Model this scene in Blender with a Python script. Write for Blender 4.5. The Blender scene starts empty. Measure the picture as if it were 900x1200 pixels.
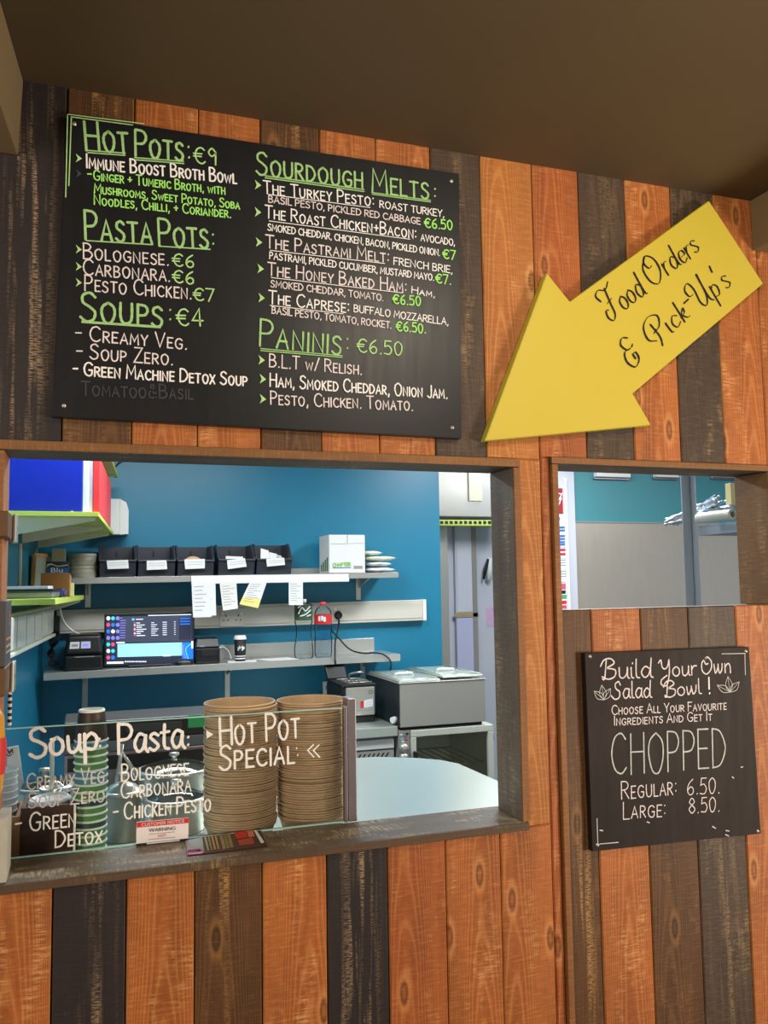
import bpy, bmesh, math, random
from mathutils import Vector, Matrix
random.seed(7)
C = bpy.context.scene.collection
PI = math.pi

# ------------------------------------------------------------------ camera, world, lights, exposure
F, YAW, PITCH, ROLL, DIST = 1000.0, 0.33556229, 0.08321953, -0.01480406, 1.6
fw = Vector((math.sin(YAW)*math.cos(PITCH), math.cos(YAW)*math.cos(PITCH), math.sin(PITCH)))
_r = Vector((math.cos(YAW), -math.sin(YAW), 0)); _u = _r.cross(fw)
cr = _r*math.cos(ROLL) + _u*math.sin(ROLL); cu = -_r*math.sin(ROLL) + _u*math.cos(ROLL)
EYE = Vector((0, -DIST, 0))
cam_d = bpy.data.cameras.new('camera'); cam = bpy.data.objects.new('camera', cam_d); C.objects.link(cam)
cam_d.sensor_fit = 'VERTICAL'; cam_d.sensor_height = 36; cam_d.lens = 36*F/1200; cam_d.clip_start = 0.02
M3 = Matrix((cr, cu, -fw)).transposed()
cam.matrix_world = Matrix.Translation(EYE) @ M3.to_4x4()
bpy.context.scene.camera = cam

def ray(px, py): return fw + cr*((px-450)/F) + cu*((600-py)/F)
def at(px, py, Y):          # the point of the upright plane y = Y seen at a photograph pixel
    k = ray(px, py); return EYE + k*((DIST+Y)/k.y)
def on(px, py, z):          # the point of the level plane at height z seen at a photograph pixel
    k = ray(px, py); return EYE + k*(z/k.z)

w = bpy.data.worlds.new('world'); bpy.context.scene.world = w; w.use_nodes = True
bgn = w.node_tree.nodes['Background']; bgn.inputs[0].default_value = (1.0, .90, .78, 1); bgn.inputs[1].default_value = .24

def light(name, kind, loc, target, energy, col, size=.5, size_y=None, spread=None):
    d = bpy.data.lights.new(name, kind); d.energy = energy; d.color = col
    if kind == 'AREA':
        d.shape = 'RECTANGLE'; d.size = size; d.size_y = size_y or size
        if spread: d.spread = spread
    else: d.shadow_soft_size = size
    o = bpy.data.objects.new(name, d); C.objects.link(o); o.location = loc
    o.rotation_euler = (Vector(target)-Vector(loc)).to_track_quat('-Z', 'Y').to_euler()
    return o
WARM = (1.0, .87, .70); COOL = (.93, .97, 1.0)
light('cafe_side_light', 'AREA', (2.9, -1.9, -.45), (.7, 0, .15), 60, WARM, .5, .7)
light('cafe_downlight', 'AREA', (.95, -1.05, .90), (.75, 0, -.1), 13, WARM, .3)
light('cafe_fill_light', 'AREA', (-1.3, -2.0, .2), (.5, 0, -.6), 30, WARM, 1.0)
light('kitchen_light', 'AREA', (.45, 1.75, .93), (.45, 1.75, -1), 44, COOL, 1.2, .3)
light('kitchen_light', 'AREA', (2.3, 2.0, .93), (2.3, 2.0, -1), 38, COOL, .3, 1.0)
light('kitchen_light', 'AREA', (3.6, 1.6, .93), (3.6, 1.8, -1), 17, COOL, 1.2, .3)
light('kitchen_light', 'AREA', (2.6, 3.3, .93), (2.6, 3.3, -1), 7, COOL, .5, .25)
vs = bpy.context.scene.view_settings
vs.view_transform = 'Standard'; vs.look = 'None'; vs.exposure = 0.0; vs.gamma = 1; vs.use_curve_mapping = False

# ------------------------------------------------------------------ materials
def lin(c):
    def f(v):
        v /= 255.0
        return v/12.92 if v <= .04045 else ((v+.055)/1.055)**2.4
    return tuple(f(v) for v in c)
def nodes(name):
    m = bpy.data.materials.new(name); m.use_nodes = True
    nt = m.node_tree; b = nt.nodes['Principled BSDF']
    return m, nt, b
def N(nt, t, **k):
    n = nt.nodes.new(t)
    for a, v in k.items(): setattr(n, a, v)
    return n
def mixc(nt, fac, a, b, mode='MIX'):
    n = N(nt, 'ShaderNodeMix', data_type='RGBA', blend_type=mode)
    for s, v in ((0, fac), (6, a), (7, b)):
        if hasattr(v, 'is_output'): nt.links.new(v, n.inputs[s])
        elif s == 0: n.inputs[0].default_value = v
        else: n.inputs[s].default_value = (*v[:3], 1)
    return n.outputs[2]
def ramp(nt, src, p0, p1, c0=0.0, c1=1.0):
    n = N(nt, 'ShaderNodeMapRange'); nt.links.new(src, n.inputs[0])
    n.inputs[1].default_value = p0; n.inputs[2].default_value = p1; n.inputs[3].default_value = c0; n.inputs[4].default_value = c1
    return n.outputs[0]
def noise(nt, co, scale, detail=3, rough=.5, dist=0):
    n = N(nt, 'ShaderNodeTexNoise'); n.inputs['Scale'].default_value = scale; n.inputs['Detail'].default_value = detail
    n.inputs['Roughness'].default_value = rough; n.inputs['Distortion'].default_value = dist
    if co is not None: nt.links.new(co, n.inputs['Vector'])
    return n.outputs[0]
def mapping(nt, co, sc, loc=(0,0,0)):
    n = N(nt, 'ShaderNodeMapping'); n.inputs['Scale'].default_value = sc; n.inputs['Location'].default_value = loc
    nt.links.new(co, n.inputs[0]); return n.outputs[0]
def mat(name, rgb, rough=.5, metal=0, var=.08, scale=30, emit=0, bump=0, coat=0):
    m, nt, b = nodes(name)
    c = lin(rgb); co = N(nt, 'ShaderNodeTexCoord').outputs['Object']
    f = noise(nt, co, scale, 4)
    col = mixc(nt, f, tuple(v*(1-var) for v in c), tuple(min(1, v*(1+var)) for v in c))
    nt.links.new(col, b.inputs['Base Color'])
    b.inputs['Roughness'].default_value = rough; b.inputs['Metallic'].default_value = metal
    if coat: b.inputs['Coat Weight'].default_value = coat
    if emit:
        nt.links.new(col, b.inputs['Emission Color']); b.inputs['Emission Strength'].default_value = emit
    if bump:
        bn = N(nt, 'ShaderNodeBump'); bn.inputs['Strength'].default_value = bump; bn.inputs['Distance'].default_value = .002
        nt.links.new(f, bn.inputs['Height']); nt.links.new(bn.outputs[0], b.inputs['Normal'])
    return m
def steel(name, rgb=(190,190,186), rough=.32, sx=(1,1,60), var=.12):
    m, nt, b = nodes(name); c = lin(rgb)
    co = N(nt, 'ShaderNodeTexCoord').outputs['Object']
    f = noise(nt, mapping(nt, co, sx), 6, 5, .6)
    nt.links.new(mixc(nt, f, tuple(v*(1-var) for v in c), tuple(min(1, v*(1+var)) for v in c)), b.inputs['Base Color'])
    nt.links.new(ramp(nt, f, .2, .8, rough*.94, rough*1.06), b.inputs['Roughness'])
    b.inputs['Metallic'].default_value = .72
    return m
def math_(nt, op, a, b=None, c=None):
    n = N(nt, 'ShaderNodeMath', operation=op)
    for k, v in enumerate((a, b, c)):
        if v is None: continue
        if hasattr(v, 'is_output'): nt.links.new(v, n.inputs[k])
        else: n.inputs[k].default_value = v
    return n.outputs[0]
def wood(name, base, dark, scuff, amt=.3, along='Z', saw=.3, rough=.55, knots=True, plank=False, streak=0.0, ring=.5, pale=None):
    """sawn and stained boards; u runs across the board, v along it"""
    m, nt, b = nodes(name); base, dark, scuff = lin(base), lin(dark), lin(scuff)
    pale = lin(pale) if pale else tuple(min(1, v*1.75) for v in base)
    pid = N(nt, 'ShaderNodeAttribute', attribute_name='pid').outputs['Fac']
    if plank:
        sp = N(nt, 'ShaderNodeSeparateXYZ'); nt.links.new(N(nt, 'ShaderNodeUVMap', uv_map='plank').outputs[0], sp.inputs[0]); u, v = sp.outputs[0], sp.outputs[1]
        se = N(nt, 'ShaderNodeSeparateXYZ'); nt.links.new(N(nt, 'ShaderNodeUVMap', uv_map='edge').outputs[0], se.inputs[0]); ue = math_(nt, 'ABSOLUTE', se.outputs[0])
    else:
        sp = N(nt, 'ShaderNodeSeparateXYZ'); nt.links.new(N(nt, 'ShaderNodeTexCoord').outputs['Object'], sp.inputs[0])
        a, c = (0, 2) if along == 'Z' else (2, 0)
        u = math_(nt, 'ADD', sp.outputs[a], sp.outputs[1]); v = sp.outputs[c]; ue = None
    uo = math_(nt, 'MULTIPLY_ADD', pid, 3.71, u); vo_ = math_(nt, 'MULTIPLY_ADD', pid, 7.13, v)
    cb = N(nt, 'ShaderNodeCombineXYZ'); nt.links.new(uo, cb.inputs[0]); nt.links.new(vo_, cb.inputs[1]); p = cb.outputs[0]
    mp = lambda su, sv: mapping(nt, p, (su, sv, 1))
    fine = noise(nt, mp(260, 9), 1, 4, .6)
    big = noise(nt, mp(16, 2.6), 1, 4, .6)
    col = mixc(nt, ramp(nt, fine, .32, .72), base, tuple(.5*x+.5*y for x, y in zip(base, dark)))
    col = mixc(nt, ramp(nt, big, .38, .70, 0, .75), col, dark)
    if plank and ring:
        wob = noise(nt, mp(14, 3), 1, 2); us = math_(nt, 'ADD', u, math_(nt, 'MULTIPLY_ADD', math_(nt, 'FRACT', math_(nt, 'MULTIPLY', pid, .37)), .07, -.035))
        ph = math_(nt, 'ADD', math_(nt, 'MULTIPLY', math_(nt, 'MULTIPLY', us, us), 2300.0), math_(nt, 'MULTIPLY', v, 6.5)); ph = math_(nt, 'MULTIPLY_ADD', wob, 2.6, ph)
        sn = math_(nt, 'SINE', math_(nt, 'MULTIPLY', ph, 6.2832))
        col = mixc(nt, ramp(nt, sn, .45, .95, 0, ring*.55), col, pale); col = mixc(nt, ramp(nt, sn, -.5, -1, 0, ring*.5), col, dark)
    if knots:
        vo = N(nt, 'ShaderNodeTexVoronoi', voronoi_dimensions='2D'); nt.links.new(mp(7, 2.5), vo.inputs[0]); vo.inputs['Scale'].default_value = 1
        d = vo.outputs['Distance']
        col = mixc(nt, ramp(nt, d, .075, .12, .5, 0), col, pale); col = mixc(nt, ramp(nt, d, .045, .07, .85, 0), col, tuple(x*.6 for x in dark)); col = mixc(nt, ramp(nt, d, .015, .04, .6, 0), col, base)
    tick = noise(nt, mp(28, 210), 1, 4, .7)          # marks of the saw across the board
    tick2 = noise(nt, mp(90, 420), 1, 2, .6)
    patch = noise(nt, mp(20, 5), 1, 4, .65)
    col = mixc(nt, ramp(nt, tick, .50, .68, 0, saw), col, pale); col = mixc(nt, ramp(nt, tick, .46, .30, 0, saw*.8), col, dark)
    k = math_(nt, 'MULTIPLY', ramp(nt, tick, .44, .60), ramp(nt, patch, .66-amt*.3, .80-amt*.3))
    col = mixc(nt, math_(nt, 'MULTIPLY', k, min(1, amt*1.8)), col, scuff)
    if streak:
        st = noise(nt, mp(48, 2.2), 1, 3, .6); mid = ramp(nt, ue, .25, .85, 1, 0) if ue is not None else 1.0
        zone = noise(nt, mp(4, 1.7), 1, 2)
        q = math_(nt, 'MULTIPLY', ramp(nt, st, .49, .60), math_(nt, 'MULTIPLY', mid, ramp(nt, zone, .43, .55)))
        q = math_(nt, 'MULTIPLY', q, ramp(nt, tick2, .42, .56)); col = mixc(nt, math_(nt, 'MULTIPLY', q, streak), col, scuff)
    if ue is not None: col = mixc(nt, math_(nt, 'MULTIPLY', ramp(nt, ue, .945, .975), ramp(nt, patch, .35, .6, 0, .55)), col, pale)
    nt.links.new(col, b.inputs['Base Color']); b.inputs['Roughness'].default_value = rough
    b.inputs['Specular IOR Level'].default_value = .35
    bn = N(nt, 'ShaderNodeBump'); bn.inputs['Strength'].default_value = .4; bn.inputs['Distance'].default_value = .0015
    nt.links.new(math_(nt, 'ADD', fine, tick), bn.inputs['Height']); nt.links.new(bn.outputs[0], b.inputs['Normal'])
    return m
def glassy(name, tint=(.97, .99, .98), refl=1.0, rough=.02, ior=1.45):
    m, nt, b = nodes(name); nt.nodes.remove(b)
    out = nt.nodes['Material Output']
    t = N(nt, 'ShaderNodeBsdfTransparent'); t.inputs[0].default_value = (*tint, 1)
    g = N(nt, 'ShaderNodeBsdfGlossy'); g.inputs['Roughness'].default_value = rough; g.inputs[0].default_value = (refl, refl, refl, 1)
    fr = N(nt, 'ShaderNodeFresnel'); fr.inputs[0].default_value = 1.45
    nz = noise(nt, N(nt, 'ShaderNodeTexCoord').outputs['Object'], 20, 2)
    nt.links.new(ramp(nt, nz, .2, .8, ior-.03, ior+.03), fr.inputs[0])
    mx = N(nt, 'ShaderNodeMixShader'); nt.links.new(fr.outputs[0], mx.inputs[0]); nt.links.new(t.outputs[0], mx.inputs[1]); nt.links.new(g.outputs[0], mx.inputs[2])
    nt.links.new(mx.outputs[0], out.inputs[0])
    return m
def chalk(name, rgb, wear=.3, scale=90):
    m, nt, b = nodes(name); c = lin(rgb)
    co = N(nt, 'ShaderNodeTexCoord').outputs['Object']
    f = noise(nt, co, scale, 3, .6)
    nt.links.new(mixc(nt, ramp(nt, f, .35, .75, 0, wear), c, tuple(v*.35 for v in c)), b.inputs['Base Color'])
    b.inputs['Roughness'].default_value = .85
    return m
def board_mat(name, rgb, rough, spec):
    m, nt, b = nodes(name); c = lin(rgb)
    co = N(nt, 'ShaderNodeTexCoord').outputs['Object']
    st = noise(nt, mapping(nt, co, (1, 1, .12)), 55, 4, .6)
    cl = noise(nt, co, 5, 3, .55)
    nt.links.new(mixc(nt, ramp(nt, cl, .4, .75, 0, .5), c, tuple(v*1.5+.003 for v in c)), b.inputs['Base Color'])
    nt.links.new(ramp(nt, st, .3, .7, rough-.03, rough+.04), b.inputs['Roughness'])
    b.inputs['Specular IOR Level'].default_value = spec
    return m

W_OR = wood('wood_orange', (186,106,50), (124,66,30), (222,166,108), .40, plank=True, pale=(216,150,88))
W_LT = wood('wood_light_orange', (186,116,54), (146,84,38), (226,178,116), .30, plank=True, pale=(222,164,96))
W_RD = wood('wood_red_orange', (176,96,46), (122,62,30), (214,152,98), .36, plank=True, pale=(204,138,82))
W_BR = wood('wood_brown', (100,66,38), (62,41,25), (186,142,88), .30, plank=True, streak=.7, ring=.35, saw=.18, pale=(150,106,62))
W_DK = wood('wood_charcoal', (50,42,42), (37,31,33), (190,160,126), .12, knots=False, plank=True, streak=.6, ring=0, saw=.10, pale=(92,78,70))
W_GY = wood('wood_dark_grey', (78,62,50), (54,43,36), (176,146,106), .34, knots=False, plank=True, streak=.36, ring=.2, saw=.22, pale=(134,108,82))
W_TR = wood('wood_trim_edge', (150,100,56), (106,68,38), (206,160,106), .2, knots=False)
W_TRX = wood('wood_trim_edge_level', (142,98,56), (104,70,40), (200,156,104), .2, 'X', knots=False)
W_SILL = wood('wood_sill', (112,96,78), (76,64,52), (206,182,132), .55, 'X', knots=False, saw=.2, rough=.36)
W_SILLE = wood('wood_sill_edge', (96,76,58), (66,51,40), (176,146,100), .3, 'X', knots=False, saw=.1, rough=.5)
W_HEAD = wood('wood_head', (92,80,62), (60,50,38), (170,142,98), .4, 'X', knots=False, saw=.15)
W_JD = wood('wood_jamb_dark', (122,108,92), (84,74,64), (176,156,118), .45, knots=False, saw=.22)
W_JO = wood('wood_jamb_orange', (184,122,74), (136,84,48), (220,172,120), .25)
W_JB = wood('wood_jamb_brown', (140,104,66), (98,70,44), (200,164,116), .40, knots=False, saw=.3)
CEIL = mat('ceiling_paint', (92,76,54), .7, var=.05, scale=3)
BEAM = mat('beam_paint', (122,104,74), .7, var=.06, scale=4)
TEAL = mat('teal_wall_paint', (30,122,154), .36, var=.05, scale=4)
KWHITE = mat('kitchen_white_wall', (200,203,214), .5, var=.03, scale=5)
KCEIL = mat('kitchen_ceiling_paint', (225,225,220), .7, var=.03)
KFLOOR = mat('kitchen_floor_vinyl', (90,90,88), .6, var=.1, scale=40)
CFLOOR = wood('cafe_floor_wood', (120,90,60), (80,58,38), (150,120,84), .1, knots=False)
STEEL = steel('brushed_steel', (206,205,195), .30, (.25,.25,110), .02)
STEELH = steel('brushed_steel_level', (208,208,202), .26, (.25,90,90), .015)
STEELTOP = steel('steel_worktop', (216,226,218), .30, (1,3,1), .025)
STEELD = steel('dark_steel', (150,140,146), .3)
CLAD = steel('steel_cladding', (214,204,190), .34, (5,1,1), .07)
BLACKP = mat('black_plastic', (17,18,20), .42, var=.12)
BINP = mat('charcoal_bin_plastic', (50,53,62), .42, var=.1)
WHITEP = mat('white_plastic', (232,232,228), .4, var=.03)
CREAMP = mat('cream_plastic', (206,201,188), .45, var=.03)
PAPER = mat('white_paper', (224,225,224), .8, var=.03, scale=14)
YPAPER = mat('yellow_paper', (226,216,130), .8, var=.05)
LIME = mat('lime_shelf_edge', (196,214,96), .5, var=.05)
BRKT = mat('cream_bracket_paint', (214,210,188), .5, var=.04)
BLUE = mat('blue_folder_card', (14,40,168), .35, var=.06, scale=6)
RED = mat('red_folder_card', (224,56,58), .4, var=.06)
KRAFT = mat('kraft_paper', (204,174,138), .8, var=.14, scale=60)
KRAFT2 = mat('kraft_paper_pale', (206,172,132), .8, var=.12, scale=60)
GLASS = glassy('clear_glass', (.96, .985, .975), ior=1.35)
GLASSE = mat('glass_edge_green', (170,215,205), .15, var=.05)
CLEARP = glassy('clear_bottle_plastic', (.95, .975, .985), 1.0, .10, 1.14)
BLUEP = glassy('blue_bottle_plastic', (.84, .93, 1.0), 1.0, .10, 1.14)
YEL = mat('yellow_sign_paint', (204,184,66), .38, var=.02, scale=4)
YELE = mat('yellow_sign_edge', (206,206,74), .4, var=.03)
BOARD = board_mat('chalkboard_black', (20,21,24), .40, .38)
BOARD2 = board_mat('chalkboard_brown_black', (38,30,28), .6, .2)
CG = chalk('green_chalk_marker', (166,212,140), .35)
CGP = chalk('pale_green_chalk', (182,226,150), .3)
CGB = chalk('bright_green_chalk', (166,240,118), .12)
CW = chalk('white_chalk_marker', (246,243,243), .12)
CWF = chalk('grey_white_chalk', (214,210,210), .4)
CWT = chalk('thin_worn_chalk', (206,212,206), .4)
CFA = chalk('faint_rubbed_chalk', (62,63,66), .5)
CPK = chalk('pinkish_white_chalk', (238,226,228), .35)
GPEN = chalk('white_glass_pen', (246,243,240), .12, 60)
INK = mat('black_paint', (26,12,14), .5, var=.1)
SCREW = steel('screw_head', (190,180,165), .35)
TINM = mat('tin_label', (172,166,146), .5, var=.1)
BROWNB = mat('brown_card_box', (150,100,44), .7, var=.1)
DARKW = wood('dark_caddy_wood', (92,60,42), (58,36,26), (140,100,68), .15, knots=False)
PINE = wood('pine_caddy_wood', (190,144,92), (150,104,60), (214,176,124), .15, knots=False)
CUPG = mat('cup_green', (84,140,66), .5, var=.1)
CUPD = mat('cup_dark_green', (40,72,52), .5, var=.1)
CUPT = mat('cup_teal', (86,140,150), .5, var=.1)
CUPB = mat('cup_brown', (54,36,28), .5, var=.1)
CUPW = mat('cup_white_rim', (232,238,228), .5, var=.02)
ORB = mat('orange_print', (214,110,60), .5)
BLKF = mat('black_print', (18,18,20), .6)
GREENP = mat('green_print', (130,186,60), .6)
BLUEPR = mat('blue_print', (50,104,186), .6)
REDPR = mat('red_print', (206,44,40), .55)
LBLUE = mat('light_blue_print', (150,190,214), .6)
PINK = mat('pink_print', (222,120,166), .6)
OLIVE = mat('olive_print', (126,116,48), .6)
GREYP = mat('grey_print', (150,150,152), .6)

# ------------------------------------------------------------------ mesh building
class MB:
    def __init__(s):
        s.bm = bmesh.new(); s.mats = []; s.pid = s.bm.faces.layers.float.new('pid')
    def mi(s, m):
        if m not in s.mats: s.mats.append(m)
        return s.mats.index(m)
    def face(s, pts, m, smooth=False, pid=0.0):
        f = s.bm.faces.new([s.bm.verts.new(p) for p in pts]); f.material_index = s.mi(m); f.smooth = smooth; f[s.pid] = pid; return f
    def _absorb(s, b, m, smooth=False, pid=0.0, mtx=None):
        i = s.mi(m); mp = {}
        for v in b.verts: mp[v] = s.bm.verts.new(mtx @ v.co if mtx else v.co)
        for f in b.faces:
            try: g = s.bm.faces.new([mp[v] for v in f.verts])
            except ValueError: continue
            g.material_index = i; g.smooth = smooth; g[s.pid] = pid
        b.free()
    def hexa(s, p, m, bev=0, pid=0.0, seg=2):      # p: bottom 4 (ccw), top 4
        b = bmesh.new(); v = [b.verts.new(q) for q in p]
        for q in ((3,2,1,0),(4,5,6,7),(0,1,5,4),(1,2,6,5),(2,3,7,6),(3,0,4,7)): b.faces.new([v[i] for i in q])
        if bev: bmesh.ops.bevel(b, geom=b.edges[:], offset=bev, segments=seg, affect='EDGES', profile=.5)
        bmesh.ops.recalc_face_normals(b, faces=b.faces[:])
        s._absorb(b, m, False, pid)
    def box(s, x0, x1, y0, y1, z0, z1, m, bev=0, pid=0.0, seg=2):
        s.hexa([(x0,y0,z0),(x1,y0,z0),(x1,y1,z0),(x0,y1,z0),(x0,y0,z1),(x1,y0,z1),(x1,y1,z1),(x0,y1,z1)], m, bev, pid, seg)
    def lathe(s, prof, c, m, seg=32, axis='Z', pid=0.0, squash=(1,1), smooth=True, mtx=None):
        b = bmesh.new(); rings = []
        for r, h in prof:
            if r < 1e-6: rings.append([b.verts.new((0,0,h))])
            else: rings.append([b.verts.new((r*squash[0]*math.cos(2*PI*k/seg), r*squash[1]*math.sin(2*PI*k/seg), h)) for k in range(seg)])
        for A, B in zip(rings, rings[1:]):
            for k in range(seg):
                k2 = (k+1) % seg
                if len(A) == 1 and len(B) == 1: continue
                if len(A) == 1: b.faces.new((A[0], B[k], B[k2]))
                elif len(B) == 1: b.faces.new((A[k], A[k2], B[0]))
                else: b.faces.new((A[k], A[k2], B[k2], B[k]))
        R = Matrix.Identity(4)
        if axis == 'Y': R = Matrix.Rotation(-PI/2, 4, 'X')
        if axis == 'X': R = Matrix.Rotation(PI/2, 4, 'Y')
        T = mtx if mtx else Matrix.Translation(c) @ R
        s._absorb(b, m, smooth, pid, T)
    def tube(s, pts, r, m, seg=8, cap=True):
        pts = [Vector(p) for p in pts]; rings = []; n = len(pts)
        up = Vector((0,0,1))
        for i, p in enumerate(pts):
            t = (pts[min(i+1,n-1)]-pts[max(i-1,0)]).normalized()
            a = t.cross(up)
            if a.length < .05: a = t.cross(Vector((0,1,0)))
            a.normalize(); bb = t.cross(a)
            rr = r[i] if isinstance(r, (list, tuple)) else r
            rings.append([s.bm.verts.new(p + a*rr*math.cos(2*PI*k/seg) + bb*rr*math.sin(2*PI*k/seg)) for k in range(seg)])
        i = s.mi(m)
        for A, B in zip(rings, rings[1:]):
            for k in range(seg):
                f = s.bm.faces.new((A[k], A[(k+1)%seg], B[(k+1)%seg], B[k])); f.material_index = i; f.smooth = True
        if cap:
            for R in (rings[0][::-1], rings[-1]): f = s.bm.faces.new(R); f.material_index = i
    def prism(s, poly, y0, y1, m, side=None, bev=0):      # poly in (x,z), extruded along y
        b = bmesh.new(); v = [b.verts.new((x, y0, z)) for x, z in poly]; f = b.faces.new(v)
        e = bmesh.ops.extrude_face_region(b, geom=[f]); 
        for q in e['geom']:
            if isinstance(q, bmesh.types.BMVert): q.co.y = y1
        if bev: bmesh.ops.bevel(b, geom=b.edges[:], offset=bev, segments=2, affect='EDGES')
        bmesh.ops.recalc_face_normals(b, faces=b.faces[:])
        if side:
            for f in b.faces:
                f.tag = abs(f.normal.y) < .8
            i0, i1 = s.mi(m), s.mi(side); mp = {q: s.bm.verts.new(q.co) for q in b.verts}
            for f in b.faces:
                g = s.bm.faces.new([mp[q] for q in f.verts]); g.material_index = i1 if f.tag else i0
            b.free()
        else: s._absorb(b, m)
    def prismz(s, poly, z0, z1, m, bev=0):
        b = bmesh.new(); v = [b.verts.new((x, y, z0)) for x, y in poly]; f = b.faces.new(v)
        e = bmesh.ops.extrude_face_region(b, geom=[f])
        for q in e['geom']:
            if isinstance(q, bmesh.types.BMVert): q.co.z = z1
        if bev: bmesh.ops.bevel(b, geom=b.edges[:], offset=bev, segments=2, affect='EDGES')
        bmesh.ops.recalc_face_normals(b, faces=b.faces[:])
        s._absorb(b, m)

OFF = {}
def obj(name, mb, parent=None, label=None):
    me = bpy.data.meshes.new(name)
    for m in mb.mats: me.materials.append(m)
    vs_ = mb.bm.verts
    if parent is None:
        xs = [v.co.x for v in vs_]; ys = [v.co.y for v in vs_]; zs = [v.co.z for v in vs_]
        off = Vector(((min(xs)+max(xs))/2, (min(ys)+max(ys))/2, min(zs)))
    else: off = OFF[parent]
    for v in vs_: v.co -= off
    mb.bm.to_mesh(me); mb.bm.free()
    o = bpy.data.objects.new(name, me); C.objects.link(o)
    OFF[o] = off
    if parent is None: o.location = off
    else: o.parent = parent
    if label: o['label'] = label
    return o
def tag(o, label, cat, group=None, kind=None):
    o['label'] = label; o['category'] = cat
    if group: o['group'] = group
    if kind: o['kind'] = kind
    return o
def thing(name, label, cat, loc, group=None):
    o = bpy.data.objects.new(name, None); C.objects.link(o); o.empty_display_size = .02
    o.location = loc; OFF[o] = Vector(loc); return tag(o, label, cat, group)
def struct(name, mb, parent=None, **k):
    o = obj(name, mb, parent)
    if parent is None: o['kind'] = 'structure'
    return o
def dup(root, loc, label=None, name=None):
    r = root.copy(); C.objects.link(r); r.location = loc
    if label: r['label'] = label
    for ch in list(root.children):
        c = ch.copy(); C.objects.link(c); c.parent = r
        for g in list(ch.children):
            d = g.copy(); C.objects.link(d); d.parent = c
    return r
def simple(name, build, label, cat, group=None):
    mb = MB(); build(mb); return tag(obj(name, mb), label, cat, group)
def lerp(a, b, t): return a+(b-a)*t
def smooth_path(pts, n=8):
    pts = [Vector(p) for p in pts]; out = []
    for i in range(len(pts)-1):
        p0, p1, p2, p3 = pts[max(i-1,0)], pts[i], pts[i+1], pts[min(i+2,len(pts)-1)]
        for k in range(n):
            t = k/n
            out.append(.5*((2*p1)+(p2-p0)*t+(2*p0-5*p1+4*p2-p3)*t*t+(3*p1-p0-3*p2+p3)*t**3))
    out.append(pts[-1]); return out

# ------------------------------------------------------------------ hand-lettering (stroke alphabets)
# width | strokes;  s = smooth, l = straight; units: percent of cap height
CAPS = {
'A':'66|l 0,0 33,100 66,0|l 12,36 55,36','B':'58|l 2,0 2,100|s 2,100 34,97 48,78 34,57 2,53|s 2,53 40,50 56,27 38,3 2,0',
'C':'66|s 64,84 44,99 16,88 3,50 16,12 44,0 66,14','D':'66|l 2,0 2,100|s 2,100 40,92 64,50 40,8 2,0','E':'50|l 50,100 2,100 2,0 50,0|l 2,52 42,52',
'F':'48|l 50,100 2,100 2,0|l 2,54 40,54','G':'70|s 66,84 44,99 16,88 3,50 16,12 44,0 64,14 66,44|l 66,44 42,44','H':'62|l 2,0 2,100|l 60,0 60,100|l 2,52 60,52',
'I':'8|l 4,0 4,100','J':'44|s 40,100 40,22 24,0 2,14','K':'56|l 2,0 2,100|l 52,100 2,46|l 16,60 56,0','L':'46|l 2,100 2,0 46,0',
'M':'78|l 2,0 8,100 39,30 70,100 76,0','N':'64|l 2,0 2,100 60,0 60,100','O':'72|s 36,100 8,80 3,45 20,4 48,1 67,38 64,78 36,100','P':'54|l 2,0 2,100|s 2,100 38,96 52,74 38,50 2,46',
'Q':'74|s 36,100 8,80 3,45 20,4 48,1 67,38 64,78 36,100|l 46,26 74,-8','R':'58|l 2,0 2,100|s 2,100 38,96 52,76 38,54 2,50|l 22,50 58,0','S':'54|s 50,86 32,100 8,90 8,66 30,52 50,34 44,8 20,0 0,14',
'T':'60|l 0,100 60,100|l 30,100 30,0','U':'62|s 2,100 2,36 14,4 36,0 54,12 60,40 60,100','V':'62|l 0,100 31,0 62,100','W':'86|l 0,100 20,0 43,72 66,0 86,100','X':'58|l 0,0 58,100|l 0,100 58,0',
'Y':'58|l 0,100 28,48 58,100|l 28,48 28,0','Z':'56|l 2,100 54,100 0,0 56,0',
'0':'54|s 27,100 6,78 3,45 14,5 34,2 50,38 48,78 27,100','1':'24|l 4,82 20,100 20,0','2':'52|s 4,80 24,100 46,84 38,52 2,0|l 2,0 52,0','3':'50|s 4,90 28,100 44,80 20,54 48,34 36,4 2,8',
'4':'56|l 40,0 40,100 0,30 56,30','5':'52|l 48,100 10,100 6,58|s 6,58 32,64 50,36 36,4 2,6','6':'52|s 44,98 14,70 3,30 20,1 44,10 46,38 26,50 6,30','7':'50|l 0,100 50,100 16,0',
'8':'52|s 26,54 6,74 26,100 46,76 26,54 3,28 26,0 50,26 26,54','9':'50|s 46,72 26,98 5,74 20,50 44,66 46,72 40,0',
'€':'66|s 64,84 46,98 22,86 10,50 22,14 46,2 64,14|l 0,60 48,60|l 0,42 44,42','.':'12|l 5,0 8,4','·':'14|l 5,40 8,44',',':'14|l 9,6 3,-16',':':'14|l 6,16 8,20|l 6,62 8,66',';':'14|l 9,8 3,-14|l 6,62 8,66',
'-':'36|l 0,46 34,48','+':'40|l 0,44 40,44|l 20,22 20,66','&':'60|s 58,4 22,66 20,92 38,94 36,70 6,34 12,4 38,4 56,40','/':'36|l 0,0 36,100',"'":'10|l 6,100 3,80','!':'14|l 8,100 6,30|l 6,2 7,6','<':'40|l 40,90 4,50 40,8','>':'40|l 2,90 38,50 2,8',
'w':'60|l 0,58 14,0 30,50 44,0 58,58'}
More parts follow.
